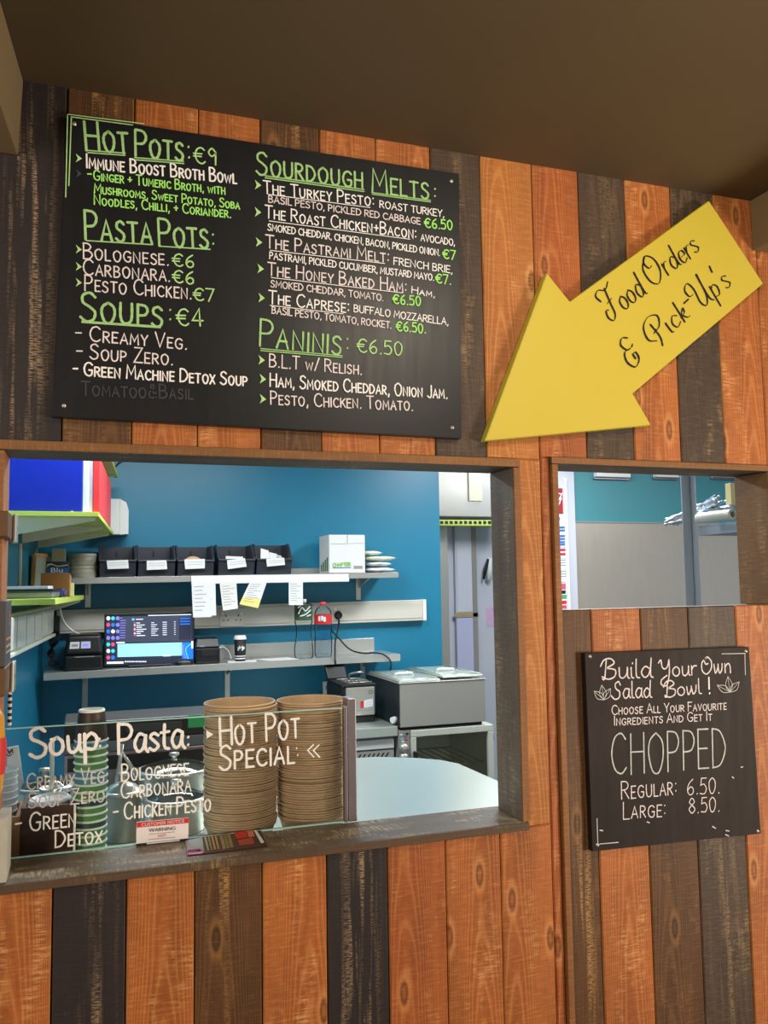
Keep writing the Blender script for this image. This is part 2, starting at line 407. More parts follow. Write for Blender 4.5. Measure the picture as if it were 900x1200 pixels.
LOW = {
'a':'52|s 46,52 22,60 4,30 16,2 36,12 46,52|s 46,56 44,16 54,0','b':'46|s 4,100 4,4|s 4,40 30,58 44,30 24,0 4,10','c':'44|s 42,46 22,58 4,30 16,2 42,12','d':'54|s 44,44 22,58 4,28 18,0 38,14 46,50|s 50,104 46,40 48,6 58,0',
'e':'46|s 6,30 42,34 34,56 14,52 4,26 18,0 44,12','i':'18|s 6,56 8,8 18,0|l 12,76 13,80','ı':'18|s 6,56 8,8 18,0','k':'48|s 10,104 6,0|s 6,26 36,56 34,36 12,28|s 16,28 32,4 48,0','l':'22|s 6,100 6,12 20,0','n':'50|l 6,56 6,0|s 6,36 26,58 40,44 42,0',
'o':'50|s 26,58 6,42 6,14 24,0 42,14 42,42 26,58','p':'50|l 6,58 4,-40|s 6,40 26,58 44,38 34,4 6,8','r':'36|l 6,56 6,0|s 6,32 20,54 36,54','s':'40|s 36,50 18,58 6,46 22,30 36,14 20,0 2,8','t':'36|s 18,86 16,14 34,2|l 2,58 34,60',
'u':'50|s 6,56 8,10 24,0 40,20 44,56|s 44,56 44,10 52,0','w':'66|s 4,56 12,2 30,34 32,56|s 32,40 40,2 56,20 60,58','y':'46|l 4,56 22,10|s 44,56 22,0 8,-36','f':'36|s 36,96 20,90 16,40 14,0|l 2,56 32,58','h':'48|l 6,100 6,0|s 6,36 28,58 40,40 42,0','g':'48|s 42,50 20,58 4,28 20,0 40,20|s 42,56 40,-20 22,-40 4,-28','m':'70|l 4,56 4,0|s 4,36 22,56 34,40 34,0|s 34,38 52,56 64,40 66,0','v':'44|l 2,56 20,0 44,58','.':'12|l 5,0 8,4'}
SCAP = {   # looped capitals for the joined hand
'F':'70|s 8,66 0,88 22,100 50,88 78,104|s 50,90 40,40 34,6 14,-8 0,8 6,30 18,28|l 26,50 56,56','O':'80|s 44,100 10,70 10,20 38,-2 70,30 72,76 46,102 26,84 34,60 50,62','P':'74|s 36,74 40,20 30,-10|s 22,18 0,40 10,84 44,102 74,84 60,52 30,44 44,50','U':'88|s 26,58 8,60 4,86 26,100 38,70 34,20 50,0 70,30 78,104|s 78,104 76,20 88,0',
'&':'70|s 60,94 36,104 16,86 30,60 50,58|s 48,60 14,58 2,26 24,-4 56,10 60,36 44,38 44,22|l 56,60 66,66','B':'66|s 18,96 10,4 0,0|s -6,66 10,98 40,104 56,80 22,56 22,54 60,44 58,10 28,-4 0,10','Y':'76|s 0,84 14,100 20,60 34,46 52,60 62,100|s 62,100 62,20 44,-52 14,-48 14,-20 48,6','S':'64|s 56,80 44,102 22,88 26,60 50,40 46,6 18,-4 -6,18','W':'86|l 0,100 20,0 43,72 66,0 86,100'}
def glyph_strokes(g):
    parts = g.split('|'); wd = float(parts[0])/100; out = []
    for p in parts[1:]:
        k, pts = p[0], [tuple(float(c)/100 for c in q.split(',')) for q in p[2:].split()]
        if k == 's': pts = [tuple(v[:2]) for v in smooth_path([(a, b, 0) for a, b in pts], 6)]
        out.append(pts)
    return wd, out
def lay(text, style):
    """strokes of a line of text with cap height 1, and its total width"""
    x = 0; S = []; small = .70
    for ch in text:
        if ch == ' ': x += .34; continue
        if style == 'caps':
            sc = 1.0
            if ch.islower() and ch != 'w' or ch == '~': sc = small; g = CAPS[ch.upper()]
            else: g = CAPS[ch]
        elif style == 'flat': sc = 1.0; g = CAPS.get(ch) or CAPS[ch.upper()]
        else:
            sc = .76 if style == 'fancy' and ch in LOW else 1.0; g = (SCAP.get(ch) if style in ('script', 'fancy') and ch in SCAP else None) or LOW.get(ch) or CAPS[ch]
        wd, st = glyph_strokes(g)
        for p in st: S.append([(x+a*sc, b*sc) for a, b in p])
        x += wd*sc + (.17 if style in ('caps', 'flat') else .055)
    return S, x-(.14 if style in ('caps', 'flat') else .04)
STK = [0]
def ribbon(mb, pts, wid, m, place0, pen=None):
    """flat painted stroke with round ends; place maps (x,z) metres on the face to a point"""
    STK[0] += 1; lift = (STK[0] % 40)*6e-6
    place = lambda a, b, e=0: (lambda v: (v[0], v[1]-lift-e, v[2]))(place0(a, b))
    P = [Vector((a, b)) for a, b in pts]; Q = [P[0]]
    for p in P[1:]:
        if (p-Q[-1]).length > wid*.12: Q.append(p)
    if len(Q) == 1: Q.append(Q[0]+Vector((wid*.3, wid*.2)))
    L, R = [], []
    n = len(Q)
    for i, p in enumerate(Q):
        a = (Q[i]-Q[i-1]).normalized() if i else (Q[1]-Q[0]).normalized()
        b = (Q[i+1]-Q[i]).normalized() if i < n-1 else a
        t = (a+b); t = t.normalized() if t.length > .2 else a
        nr = Vector((-t.y, t.x)); hw = wid/2
        if pen is not None: hw *= .38+.95*abs(math.sin(math.atan2(t.y, t.x)-pen))**1.5
        hw *= 1+.10*math.sin(i*1.7+p.x*300)
        k = 1/max(.6, abs(t.dot(a)))
        L.append(p+nr*hw*k); R.append(p-nr*hw*k)
        if i in (0, n-1):
            s = -1 if i == 0 else 1
            cap = [p+nr*hw*math.cos(q)+t*s*hw*math.sin(q) for q in [PI*j/5 for j in range(6)]]
            mb.face([place(c.x, c.y, 3e-6) for c in (cap if s < 0 else cap[::-1])], m)
    for i in range(n-1): mb.face([place(c.x, c.y) for c in (R[i], R[i+1], L[i+1], L[i])], m)
class Face:
    """an upright surface y = Y on which photograph measurements are read off"""
    def __init__(s, parent, Y, under=True): s.p, s.Y = parent, Y; s.k = 0
    def xz(s, px): v = at(px[0], px[1], s.Y); return v.x, v.z
    def place(s, x, z): return (x, s.Y - s.k*2e-5, z)
    def line(s, text, a, b, cap, m, wid, style='caps', slant=0, pen=None, name='lettering', label=None, mb=None):
        S, W = lay(text, style)
        (ax, az), (bx, bz) = s.xz(a), s.xz(b)
        L = math.hypot(bx-ax, bz-az); ux, uz = (bx-ax)/L, (bz-az)/L
        sx = L/W; H = cap
        own = mb is None; mb = mb or MB(); s.k += 1
        rg = random.Random(hash(text) % 1000 if False else sum(map(ord, text)))
        for st in S:
            jx, jy = rg.uniform(-.015, .015), rg.uniform(-.02, .02)
            pts = []
            for x, y in st:
                X = (x+jx)*sx + slant*y*H; Z = (y+jy)*H
                pts.append((ax+ux*X-uz*Z, az+uz*X+ux*Z))
            ribbon(mb, pts, wid, m, s.place, pen)
        return obj(name, mb, s.p, label) if own else None
    def stroke(s, mb, pxs, m, wid, sm=False):
        s.k += 1
        pts = [s.xz(p) for p in pxs]
        if sm: pts = [tuple(v[:2]) for v in smooth_path([(a, b, 0) for a, b in pts], 6)]
        ribbon(mb, pts, wid, m, s.place)
    def poly(s, mb, pxs, m):
        s.k += 1; mb.face([s.place(*s.xz(p)) for p in pxs], m)
def z(sx, ox, oy):      # reads measurements taken in an enlarged crop of the photograph
    return lambda x, y: (ox+x/sx, oy+y/sx)
def text3d(s, size, m, parent, origin, ux=(1,0,0), uz=(0,0,1), width=None, name='lettering', label=None):
    cu_ = bpy.data.curves.new('t', 'FONT'); cu_.body = s; cu_.size = 1; to = bpy.data.objects.new('t', cu_); C.objects.link(to)
    bpy.context.view_layer.update()
    me = to.evaluated_get(bpy.context.evaluated_depsgraph_get()).to_mesh()
    V = [v.co.copy() for v in me.vertices]; Fs = [list(p.vertices) for p in me.polygons]
    to.to_mesh_clear() if False else None
    bpy.data.objects.remove(to)
    wmax = max(v.x for v in V); k = (width/wmax if width else size)
    mb = MB(); ux, uz, o = Vector(ux), Vector(uz), Vector(origin); i = mb.mi(m)
    vv = [mb.bm.verts.new(o+ux*(v.x*k)+uz*(v.y*size)) for v in V]
    for f in Fs:
        try: q = mb.bm.faces.new([vv[j] for j in f]); q.material_index = i
        except ValueError: pass
    return obj(name, mb, parent, label)

# ------------------------------------------------------------------ the cafe wall
ZT, ZB, ZC = .258, -.489, .915          # hatch top, hatch sill top, ceiling
FLOOR = -1.55
mb = MB(); PUV = mb.bm.loops.layers.uv.new('plank'); EUV = mb.bm.loops.layers.uv.new('edge')
pidn = 0
def plank(x0, x1, z0, z1, m):
    global pidn; pidn += 1
    g = .0012; c = .0022; x0 += g; x1 -= g
    jy = random.uniform(0, .0018)
    f = [(x0+c, jy, z0+c), (x1-c, jy, z0+c), (x1-c, jy, z1-c), (x0+c, jy, z1-c)]
    e = [(x0, jy+.003, z0), (x1, jy+.003, z0), (x1, jy+.003, z1), (x0, jy+.003, z1)]
    bk = [(x, .02, zz) for x, _, zz in e]
    f0 = len(mb.bm.faces)
    mb.face(f, m, pid=pidn)
    for i in range(4):
        j = (i+1) % 4
        mb.face([e[i], e[j], f[j], f[i]], m, pid=pidn); mb.face([bk[i], bk[j], e[j], e[i]], m, pid=pidn)
    mb.bm.faces.ensure_lookup_table(); xc, hw = (x0+x1)/2, (x1-x0)/2
    for fc_ in mb.bm.faces[f0:]:
        for lp_ in fc_.loops: lp_[PUV].uv = (lp_.vert.co.x-xc, lp_.vert.co.z); lp_[EUV].uv = ((lp_.vert.co.x-xc)/hw, 0)
UP = [(-.62,-.50,W_OR),(-.50,-.40,W_DK),(-.40,-.285,W_OR),(-.285,-.165,W_DK),(-.165,-.045,W_DK),(-.045,.074,W_BR),(.074,.192,W_OR),(.192,.312,W_OR),(.312,.432,W_BR),(.432,.552,W_OR),(.552,.673,W_OR),(.673,.789,W_GY)]
for x0, x1, m in UP: plank(x0, x1, ZT-.003, ZC+.03, m)
plank(.789, .847, ZT-.003, ZC+.03, W_LT) if False else None
plank(.789, .915, ZT, ZC+.03, W_LT)
LO = [(-.62,-.50,W_DK),(-.50,-.40,W_OR),(-.40,-.285,W_DK),(-.285,-.167,W_BR),(-.167,-.047,W_OR),(-.047,.073,W_DK),(.073,.190,W_OR),(.190,.312,W_BR),(.312,.434,W_OR),(.434,.556,W_DK),(.556,.677,W_RD),(.677,.797,W_OR)]
for x0, x1, m in LO: plank(x0, x1, FLOOR, ZB-.012, m)
plank(.847, .915, ZB-.012, ZT, W_LT); plank(.797, .915, FLOOR, ZB-.012, W_OR)
plank(.915, .938, FLOOR, .264, W_RD)
for x0, x1, m in [(.915,1.032,W_RD),(1.032,1.155,W_GY),(1.155,1.281,W_OR),(1.281,1.404,W_GY),(1.404,1.527,W_OR),(1.527,1.645,W_OR),(1.645,1.765,W_BR),(1.765,1.885,W_OR),(1.885,2.0,W_DK)]: plank(x0, x1, .264, ZC+.03, m)
for x0, x1, m in [(.953,1.027,W_BR),(1.027,1.152,W_OR),(1.152,1.279,W_BR),(1.279,1.41,W_GY),(1.41,1.527,W_OR)]: plank(x0, x1, FLOOR, -.063, m)
for x0, x1, m in [(1.535,1.645,W_OR),(1.645,1.765,W_BR),(1.765,1.885,W_OR),(1.885,2.0,W_DK)]: plank(x0, x1, FLOOR, .264, m)
BACK = mat('wall_backing_board', (30,22,18), .8); KBACK = mat('kitchen_side_board', (205,205,200), .6)
for x0, x1, z0, z1 in [(-.62,2.0,ZT+.002,ZC+.03),(-.62,-.152,FLOOR,ZT+.002),(-.152,.86,FLOOR,ZB-.03),(.86,.937,FLOOR,ZT+.002),(.937,1.535,FLOOR,-.065),(1.535,2.0,FLOOR,ZT+.002)]:
    mb.box(x0, x1, .0205, .06, z0, z1, BACK); mb.box(x0, x1, .0605, .104, z0, z1, KBACK)
struct('wall_front', mb)

# hatch linings: the big serving hatch and the small side hatch
def lining(name, boards):
    e = bpy.data.objects.new(name, None); C.objects.link(e); e['kind'] = 'structure'; OFF[e] = Vector((0,0,0))
    for i, (nm, x0, x1, y0, y1, z0, z1, m, edge) in enumerate(boards):
        b = MB(); b.box(x0, x1, y0+.003, y1, z0, z1, m, .0015, pid=20+i*3.3)
        if edge: b.box(x0+.0005, x1-.0005, y0, y0+.004, z0+.0005, z1-.0005, edge, .0012, pid=41+i*2.1)
        obj(nm, b, e)
    return e
lining('window_1', [('head_board', -.155, .862, -.008, .106, .240, .258, W_HEAD, W_TRX),
    ('jamb_board', .8455, .862, -.007, .105, ZB, .2395, W_JD, W_TR),
    ('jamb_board', -.155, -.137, -.007, .105, ZB, .2395, W_JO, W_TR),
    ('sill_board', -.16, .858, -.012, .128, ZB-.016, ZB, W_SILL, W_SILLE)])
lining('window_2', [('head_board', .937, 1.54, -.008, .106, .250, .265, W_HEAD, W_TRX),
    ('jamb_board', 1.518, 1.536, -.006, .105, -.063, .2495, W_JB, W_TR),
    ('jamb_board', .938, .953, -.007, .030, FLOOR, .2495, W_TR, W_TR)])

# ceiling and beams on the cafe side
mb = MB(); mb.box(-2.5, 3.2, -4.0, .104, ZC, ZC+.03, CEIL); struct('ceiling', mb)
mb = MB(); zb = .773
mb.hexa([(-.9,-2.2,zb),(-.315,-2.2,zb),(-.126,-.0005,zb),(-.9,-.0005,zb),(-.9,-2.2,ZC-.001),(-.313,-2.2,ZC-.001),(-.120,-.0005,ZC-.001),(-.9,-.0005,ZC-.001)], BEAM, .002)
struct('trim_1', mb)
mb = MB(); mb.box(1.512, 1.80, -3.0, -.0005, .79, ZC-.001, BEAM, .002); struct('trim_2', mb)
mb = MB(); mb.box(-2.5, 3.2, -4.0, .104, FLOOR-.05, FLOOR, CFLOOR); struct('floor', mb)

# ------------------------------------------------------------------ kitchen shell
KC = 1.0; YB = 3.2; LX = lambda y: -.209-.0734*(YB-y)
mb = MB(); mb.box(-.7, 5.2, .1045, 4.7, FLOOR-.05, FLOOR, KFLOOR); struct('floor_kitchen', mb)
mb = MB(); mb.box(-.7, 5.2, .1045, 4.7, KC, KC+.05, KCEIL); struct('ceiling_kitchen', mb)
xe = at(515, 600, YB).x
mb = MB(); mb.box(-.3, xe, YB, YB+.1, FLOOR, KC, TEAL); struct('wall_back', mb)
mb = MB(); mb.hexa([(LX(.1045)-.1,.1045,FLOOR),(LX(.1045),.1045,FLOOR),(LX(YB),YB-.0005,FLOOR),(LX(YB)-.1,YB-.0005,FLOOR),(LX(.1045)-.1,.1045,KC),(LX(.1045),.1045,KC),(LX(YB),YB-.0005,KC),(LX(YB)-.1,YB-.0005,KC)], TEAL); struct('wall_left', mb)
YW = 3.75
mb = MB(); mb.box(1.6, 4.4, YW, YW+.1, FLOOR, KC, KWHITE); struct('wall_far', mb)
XC = at(673.5, 640, 2.95).x
mb = MB(); mb.box(XC, 5.1, 2.95, 3.05, FLOOR, KC, mat('teal_grey_paint', (70,140,150), .45, var=.04, scale=4)); struct('wall_right_back', mb)
mb = MB(); mb.box(5.1, 5.2, .1045, 4.7, FLOOR, KC, KWHITE); struct('wall_right', mb)
mb = MB(); mb.box(2.0, 5.1, .06, .104, FLOOR, KC, KBACK); struct('wall_front_right', mb)

# ------------------------------------------------------------------ menu board
def screw(mb, x, y, zz, r=.004): mb.lathe([(0,0),(r,0),(r*.9,.0015),(0,.002)], (0,0,0), SCREW, 12, mtx=Matrix.Translation((x,y,zz)) @ Matrix.Rotation(PI/2, 4, 'X'))
BY = -.016
menu = thing('menu_board', 'large landscape black menu board with green and white chalk lettering above the serving hatch', 'menu board', (.34, 0, .30))
c = [at(x, y, BY) for x, y in ((79,133),(538,203.5),(541,514),(60.5,488))]
mb = MB(); mb.prism([(v.x, v.z) for v in c], BY, .002, BOARD, bev=.0012); obj('board_panel', mb, menu)
fc = Face(menu, BY-.0006); q = z(2.7267, 0, 80)
H = lambda crop_px, s: crop_px/s*.00164          # crop pixels of lettering height to metres on this wall
s = 2.7267
GH, WW, GW, SM = .0048, .0026, .0024, .0022
fc.line('Hot', q(275,263), q(413,272), H(90,s), CG, GH, name='heading_lettering', label='green chalk heading'); fc.line('Pots', q(432,278), q(588,297), H(82,s), CG, GH, name='heading_lettering', label='green chalk heading')
fc.line(':', q(600,296), q(612,297), H(70,s), CGP, .003, name='price_lettering', label='pale green chalk price'); fc.line('€9', q(620,303), q(695,309), H(54,s), CGP, .003, 'flat', name='price_lettering', label='pale green chalk price')
fc.line('Immune Boost Broth Bowl', q(276,318), q(757,368), H(43,s), CW, .0032)
fc.line('Ginger + Tumeric Broth, with', q(299,357), q(720,403), H(31,s), CGB, .0024); fc.line('-', q(281,352), q(294,353), H(30,s), CGB, .0026)
fc.line('Mushrooms, Sweet Potato, Soba', q(301,398), q(766,450), H(29,s), CGB, .0024)
fc.line('Noodles, Chilli, + Coriander.', q(301,435), q(738,478), H(31,s), CGB, .0024)
fc.line('Pasta', q(273,548), q(487,562), H(90,s), CG, GH, name='heading_lettering', label='green chalk heading'); fc.line('Pots', q(508,566), q(668,576), H(85,s), CG, GH, name='heading_lettering', label='green chalk heading'); fc.line(':', q(676,570), q(690,571), H(60,s), CGP, .003)
for t, a, b, p0, p1, pr in (('Bolognese.', (266,608), (540,630), (551,632), (621,637), '€6'), ('Carbonara.', (265,658), (545,682), (551,685), (621,690), '€6'), ('Pesto Chicken.', (270,710), (613,738), (617,741), (686,746), '€7')):
    fc.line(t, q(*a), q(*b), H(47,s), CPK, WW); fc.line(pr, q(*p0), q(*p1), H(40,s), CGP, .0028, 'flat', name='price_lettering', label='pale green chalk price')
fc.line('Soups', q(258,806), q(522,826), H(88,s), CG, GH, name='heading_lettering', label='green chalk heading'); fc.line(':', q(538,812), q(552,813), H(60,s), CG, .003); fc.line('€4', q(565,822), q(650,824), H(54,s), CGP, .003, 'flat', name='price_lettering', label='pale green chalk price')
fc.line('- Creamy Veg.', q(242,868), q(598,898), H(45,s), CPK, WW); fc.line('- Soup Zero.', q(244,926), q(553,949), H(45,s), CPK, WW)
fc.line('- Green Machine Detox Soup', q(233,980), q(790,1015), H(40,s), CW, .0030); fc.line('Tomatoo&Basil', q(260,1045), q(617,1058), H(42,s), CFA, .003, label='faint rubbed out chalk lettering')
def part_poly(fc, pts, m, nm, lab=None):
    b = MB(); fc.poly(b, pts, m); obj(nm, b, fc.p, lab)
def part_stroke(fc, pts, m, wd, nm, lab=None):
    b = MB(); fc.stroke(b, pts, m, wd); obj(nm, b, fc.p, lab)
for p in ((250,287),(250,578),(250,633),(250,684)): part_poly(fc, [q(p[0]-8,p[1]-14), q(p[0]+12,p[1]+2), q(p[0]-8,p[1]+14), q(p[0]-1,p[1]+1)], CGP, 'bullet_arrow', 'green chalk arrow')
for p in ((250,336),): part_poly(fc, [q(p[0]-8,p[1]-14), q(p[0]+12,p[1]+2), q(p[0]-8,p[1]+14), q(p[0]-1,p[1]+1)], CFA, 'bullet_arrow', 'faint rubbed out arrow')
for a, b in (((278,263),(400,272)),((281,270),(399,279)),((430,286),(586,298)),((433,293),(587,305)),((276,551),(487,564)),((510,569),(671,579)),((262,812),(512,829)),((262,809),(510,825))): part_stroke(fc, [q(*a), q(*b)], CG, .0024, 'underline', 'green chalk underline')
for a, b in (((218,148),(460,178)),((228,156),(424,182)),((216,150),(210,412)),((228,158),(220,376))): part_stroke(fc, [q(*a), q(*b)], CGP, .0018, 'corner_line', 'pale green corner line')
q = z(2.61, 280, 80); s = 2.61
fc.line('Sourdough', q(54,324), q(380,368), H(72,s), CG, GH-.0006, name='heading_lettering', label='green chalk heading'); fc.line('Melts', q(406,378), q(582,402), H(76,s), CG, GH-.0006, name='heading_lettering', label='green chalk heading'); fc.line(':', q(594,398), q(606,400), H(50,s), CGP, .003)
for t, a, b, h, m in (('The Turkey Pesto:', (75,383), (414,422), 42, CW), ('Roast Turkey,', (430,426), (628,456), 27, CW), ('Basil Pesto, Pickled Red Cabbage', (90,410), (555,478), 25, CPK),
    ('The Roast Chicken+Bacon:', (80,458), (543,522), 42, CW), ('Avocado,', (556,528), (660,543), 26, CW), ('Smoked Cheddar, Chicken, Bacon, Pickled Onion.', (88,496), (614,574), 25, CW),
    ('The Pastrami Melt:', (82,549), (460,595), 43, CPK), ('French Brie,', (473,600), (653,628), 28, CW), ('Pastrami, Pickled Cucumber, Mustard Mayo.', (93,583), (596,650), 25, CW),
    ('The Honey Baked Ham:', (88,633), (513,686), 43, CPK), ('Ham,', (527,688), (600,701), 27, CW), ('Smoked Cheddar, Tomato.', (97,669), (441,712), 25, CPK),
    ('The Caprese:', (90,719), (338,748), 42, CW), ('Buffalo Mozzarella,', (351,745), (640,786), 27, CW), ('Basil Pesto, Tomato, Rocket.', (100,750), (466,796), 25, CPK)):
    fc.line(t, q(*a), q(*b), H(h*(.95 if h > 30 else .84),s), m, .0027 if h > 30 else .0021, 'caps' if h > 30 or t in ('Ham,',) else 'flat')
for t, a, b, h in (('€6.50', (567,487), (653,495), 32), ('€7', (622,581), (662,587), 31), ('€7.', (601,657), (648,662), 31), ('€6.50', (470,720), (556,727), 31), ('€6.50.', (480,803), (571,811), 31), ('€6.50', (360,868), (500,879), 44)):
    fc.line(t, q(*a), q(*b), H(h,s), CGB if h < 40 else CGP, .0028, 'flat', name='price_lettering', label='green chalk price')
fc.line('Paninis', q(62,848), q(314,877), H(82,s), CG, GH-.0006, name='heading_lettering', label='green chalk heading'); fc.line(':', q(326,866), q(338,867), H(60,s), CG, .003)
fc.line('B.L.T w/ Relish.', q(92,913), q(376,938), H(40,s), CPK, WW); fc.line('Ham, Smoked Cheddar, Onion Jam.', q(94,973), q(637,1011), H(40,s), CW, .0029); fc.line('Pesto, Chicken. Tomato.', q(96,1028), q(532,1047), H(40,s), CPK, WW)
for p in ((57,357),(57,440),(60,532),(65,613),(68,702),(68,892),(72,950),(72,1011)): part_poly(fc, [q(p[0]-9,p[1]-15), q(p[0]+11,p[1]+2), q(p[0]-9,p[1]+15), q(p[0]-3,p[1]+1)], CGP, 'bullet_arrow', 'green chalk arrow')
for a, b in (((80,330),(382,372)),((80,336),(382,378)),((405,381),(585,405)),((407,386),(585,410)),((66,858),(315,880)),((66,864),(315,885))): part_stroke(fc, [q(*a), q(*b)], CG, .0022, 'underline', 'green chalk underline')
for a, b in (((90,387),(400,427)),((92,468),(522,524)),((95,558),(445,598)),((98,641),(500,688)),((95,726),(318,752))): part_stroke(fc, [q(*a), q(*b)], CW, .0016, 'underline', 'white chalk underline')
for p in (z(2.7267,0,80)(237,177), z(2.7267,0,80)(204,1078), z(2.61,280,80)(650,345), z(2.61,280,80)(653,1099)):
    mb = MB(); v = at(*p, BY); screw(mb, v.x, BY-.0002, v.z); obj('screw', mb, menu)

# ------------------------------------------------------------------ arrow sign
AY = -.024
arrow = thing('arrow_sign', 'big mustard yellow arrow sign with black script lettering pointing down left at the hatch', 'sign', (1.16, 0, .30))
q = z(2.5, 540, 200)
pts = [at(*p, AY) for p in ((831,235),(894.5,332),(741.5,461),(763,498),(568,516.5),(641,320),(668,353.5))]
mb = MB(); mb.prism([(v.x, v.z) for v in pts], AY, -.001, YEL, YELE, bev=.0014); obj('arrow_panel', mb, arrow)
fc = Face(arrow, AY-.0006); q = z(4.737, 690, 260)
fc.line('Food', q(118,548), q(325,398), .070, INK, .0042, 'fancy', .012, pen=.65, label='black script lettering'); fc.line('Orders', q(350,364), q(622,156), .066, INK, .0042, 'fancy', .010, pen=.65, label='black script lettering')
fc.line('&', q(230,815), q(300,765), .064, INK, .0046, 'fancy', .006, pen=.65, label='black script lettering')
fc.line('-', q(566,512), q(594,490), .064, INK, .0036, 'fancy', label='black script hyphen'); fc.line('Pıck', q(365,705), q(568,520), .064, INK, .0042, 'fancy', .012, pen=.65, label='black script lettering'); fc.line("Up's", q(600,506), q(796,350), .068, INK, .0042, 'fancy', .012, pen=.65, label='black script lettering')

# ------------------------------------------------------------------ salad bowl board
SY = -.014
salad = thing('chalkboard_sign', 'small upright dark chalkboard about salad bowls under the side hatch', 'chalkboard', (1.23, 0, -.575))
mb = MB(); mb.prism([(v.x, v.z) for v in [at(*p, SY) for p in ((685,765.5),(878,758),(892,977),(694,998))]], SY, .002, BOARD2, bev=.0012); obj('board_panel', mb, salad)
fc = Face(salad, SY-.0006); q = z(3.75, 660, 730); s = 3.75; H2 = lambda v: v/3.75*.00192
fc.line('Build', q(172,246), q(392,238), H2(78), CPK, .003, 'script', .006); fc.line('Your', q(420,238), q(588,228), H2(70), CPK, .003, 'script', .006); fc.line('Own', q(606,226), q(740,218), H2(70), CPK, .003, 'script', .004)
fc.line('Salad', q(216,334), q(388,326), H2(68), CPK, .0029, 'script', .006); fc.line('Bowl', q(448,324), q(610,310), H2(64), CPK, .0029, 'script', .004); fc.line('!', q(638,312), q(650,311), H2(70), CW, .004)
fc.line('Choose All Your Favourite', q(213,403), q(718,380), H2(38), CPK, .0021); fc.line('Ingredients And Get It', q(224,450), q(654,428), H2(38), CPK, .0021)
fc.line('CHOPPED', q(212,668), q(719,634), H2(165), CWT, .0031, 'flat', label='tall thin worn chalk lettering')
fc.line('Regular:', q(256,775), q(500,752), H2(70), CPK, .0024); fc.line('6.50.', q(544,755), q(688,748), H2(66), CPK, .0022, 'flat'); fc.line('Large:', q(262,862), q(452,848), H2(68), CPK, .0024); fc.line('8.50.', q(552,838), q(688,828), H2(62), CPK, .0022, 'flat')
for p in ([(697,136),(798,134),(800,228)], [(148,860),(152,972),(242,964)]): part_stroke(fc, [q(*a) for a in p], CWF, .0018, 'corner_line', 'white corner line')
for cx, cy, sc in ((170,300,1.0), (732,268,1.05)):
    mb = MB()
    for ang, ln in ((-62,62),(-8,66),(42,58)) if cx > 400 else ((-48,58),(-8,66),(30,58)):
        a = math.radians(ang); dx, dy = math.sin(a), -math.cos(a); nx, ny = -dy, dx
        bx, by = (cx, cy+36) if cx > 400 else (cx+8, cy+38); L = ln*sc
        for sg in (1, -1): fc.stroke(mb, [q(bx,by), q(bx+dx*L*.45+nx*15*sg, by+dy*L*.45+ny*15*sg), q(bx+dx*L, by+dy*L)], CWF, .0013, True)
        fc.stroke(mb, [q(bx,by), q(bx+dx*L*.9, by+dy*L*.9)], CWF, .001)
    obj('leaf_drawing', mb, salad, 'grey chalk leaves')
for a, b in (((368,874),(378,878)),((655,894),(668,902)),((714,912),(728,914)),((712,930),(726,936)),((742,676),(748,682)),((160,911),(172,912)),((780,634),(788,632))): part_stroke(fc, [q(*a), q(*b)], CWF, .0026, 'chalk_scuff', 'white scuff')
for p in ((118,148),(803,125),(151,976),(855,915)):
    mb = MB(); v = at(*q(*p), SY); screw(mb, v.x, SY-.0002, v.z); obj('screw', mb, salad)

# ------------------------------------------------------------------ counter behind the hatch
ZK = -.54
cnt = thing('steel_counter', 'stainless steel prep counter with clipped corner right behind the serving hatch', 'counter', (.3, .5, FLOOR))
mb = MB()
pg = [(-.42,.1085),(1.06,.1085),(1.066,.55),(1.06,.79),(1.03,.86),(.97,.92),(.86,.985),(.76,.995),(-.362,.995)]
mb.prismz(pg, ZK-.03, ZK, STEELTOP, .004); obj('worktop', mb, cnt)
for x, y in ((-.34,.18),(.98,.18),(.86,.88),(-.30,.92)):
    mb = MB(); mb.lathe([(0,0),(.02,0),(.02,ZK-.0305-FLOOR),(0,ZK-.0305-FLOOR)], (x,y,FLOOR), STEEL, 16); obj('leg', mb, cnt)
mb = MB(); mb.box(-.32, .96, .16, .90, -1.25, -1.22, STEELH, .003); obj('under_shelf', mb, cnt)

# sneeze guard with lettering
GY = .136
sg = thing('glass_screen', 'clear glass serving screen with white pen lettering standing on the back of the sill', 'glass screen', (.2, GY, ZB))
gl = [at(3,855,GY), at(403,830,GY)]
mb = MB(); mb.face([(-.1365,GY,ZB+.001),(.508,GY,ZB+.001),(.508,GY,gl[1].z),(-.1365,GY,gl[0].z)], GLASS); obj('glass_pane', mb, sg)
mb = MB(); mb.hexa([(-.1365,GY-.0035,gl[0].z),(.508,GY-.0035,gl[1].z),(.508,GY+.0035,gl[1].z),(-.1365,GY+.0035,gl[0].z),(-.1365,GY-.0035,gl[0].z+.0016),(.508,GY-.0035,gl[1].z+.0016),(.508,GY+.0035,gl[1].z+.0016),(-.1365,GY+.0035,gl[0].z+.0016)], GLASSE)
mb.box(-.1365,.508,GY-.0035,GY+.0035,ZB-.0004,ZB+.002, GLASSE); obj('glass_edge', mb, sg, 'pale green polished glass edge')
mb = MB(); mb.box(.5085,.515,GY-.008,GY+.008,ZB,-.254,STEELD,.001); mb.box(.5165,.535,GY-.007,GY+.032,ZB,-.238,STEELD,.002); obj('end_post', mb, sg, 'dark steel end post')
mb = MB(); v = at(88,930,GY); mb.box(v.x-.002,v.x+.002,GY-.0045,GY-.0037,ZB+.002,-.40,mat('clear_silicone',(200,205,205),.2)); obj('joint_strip', mb, sg)
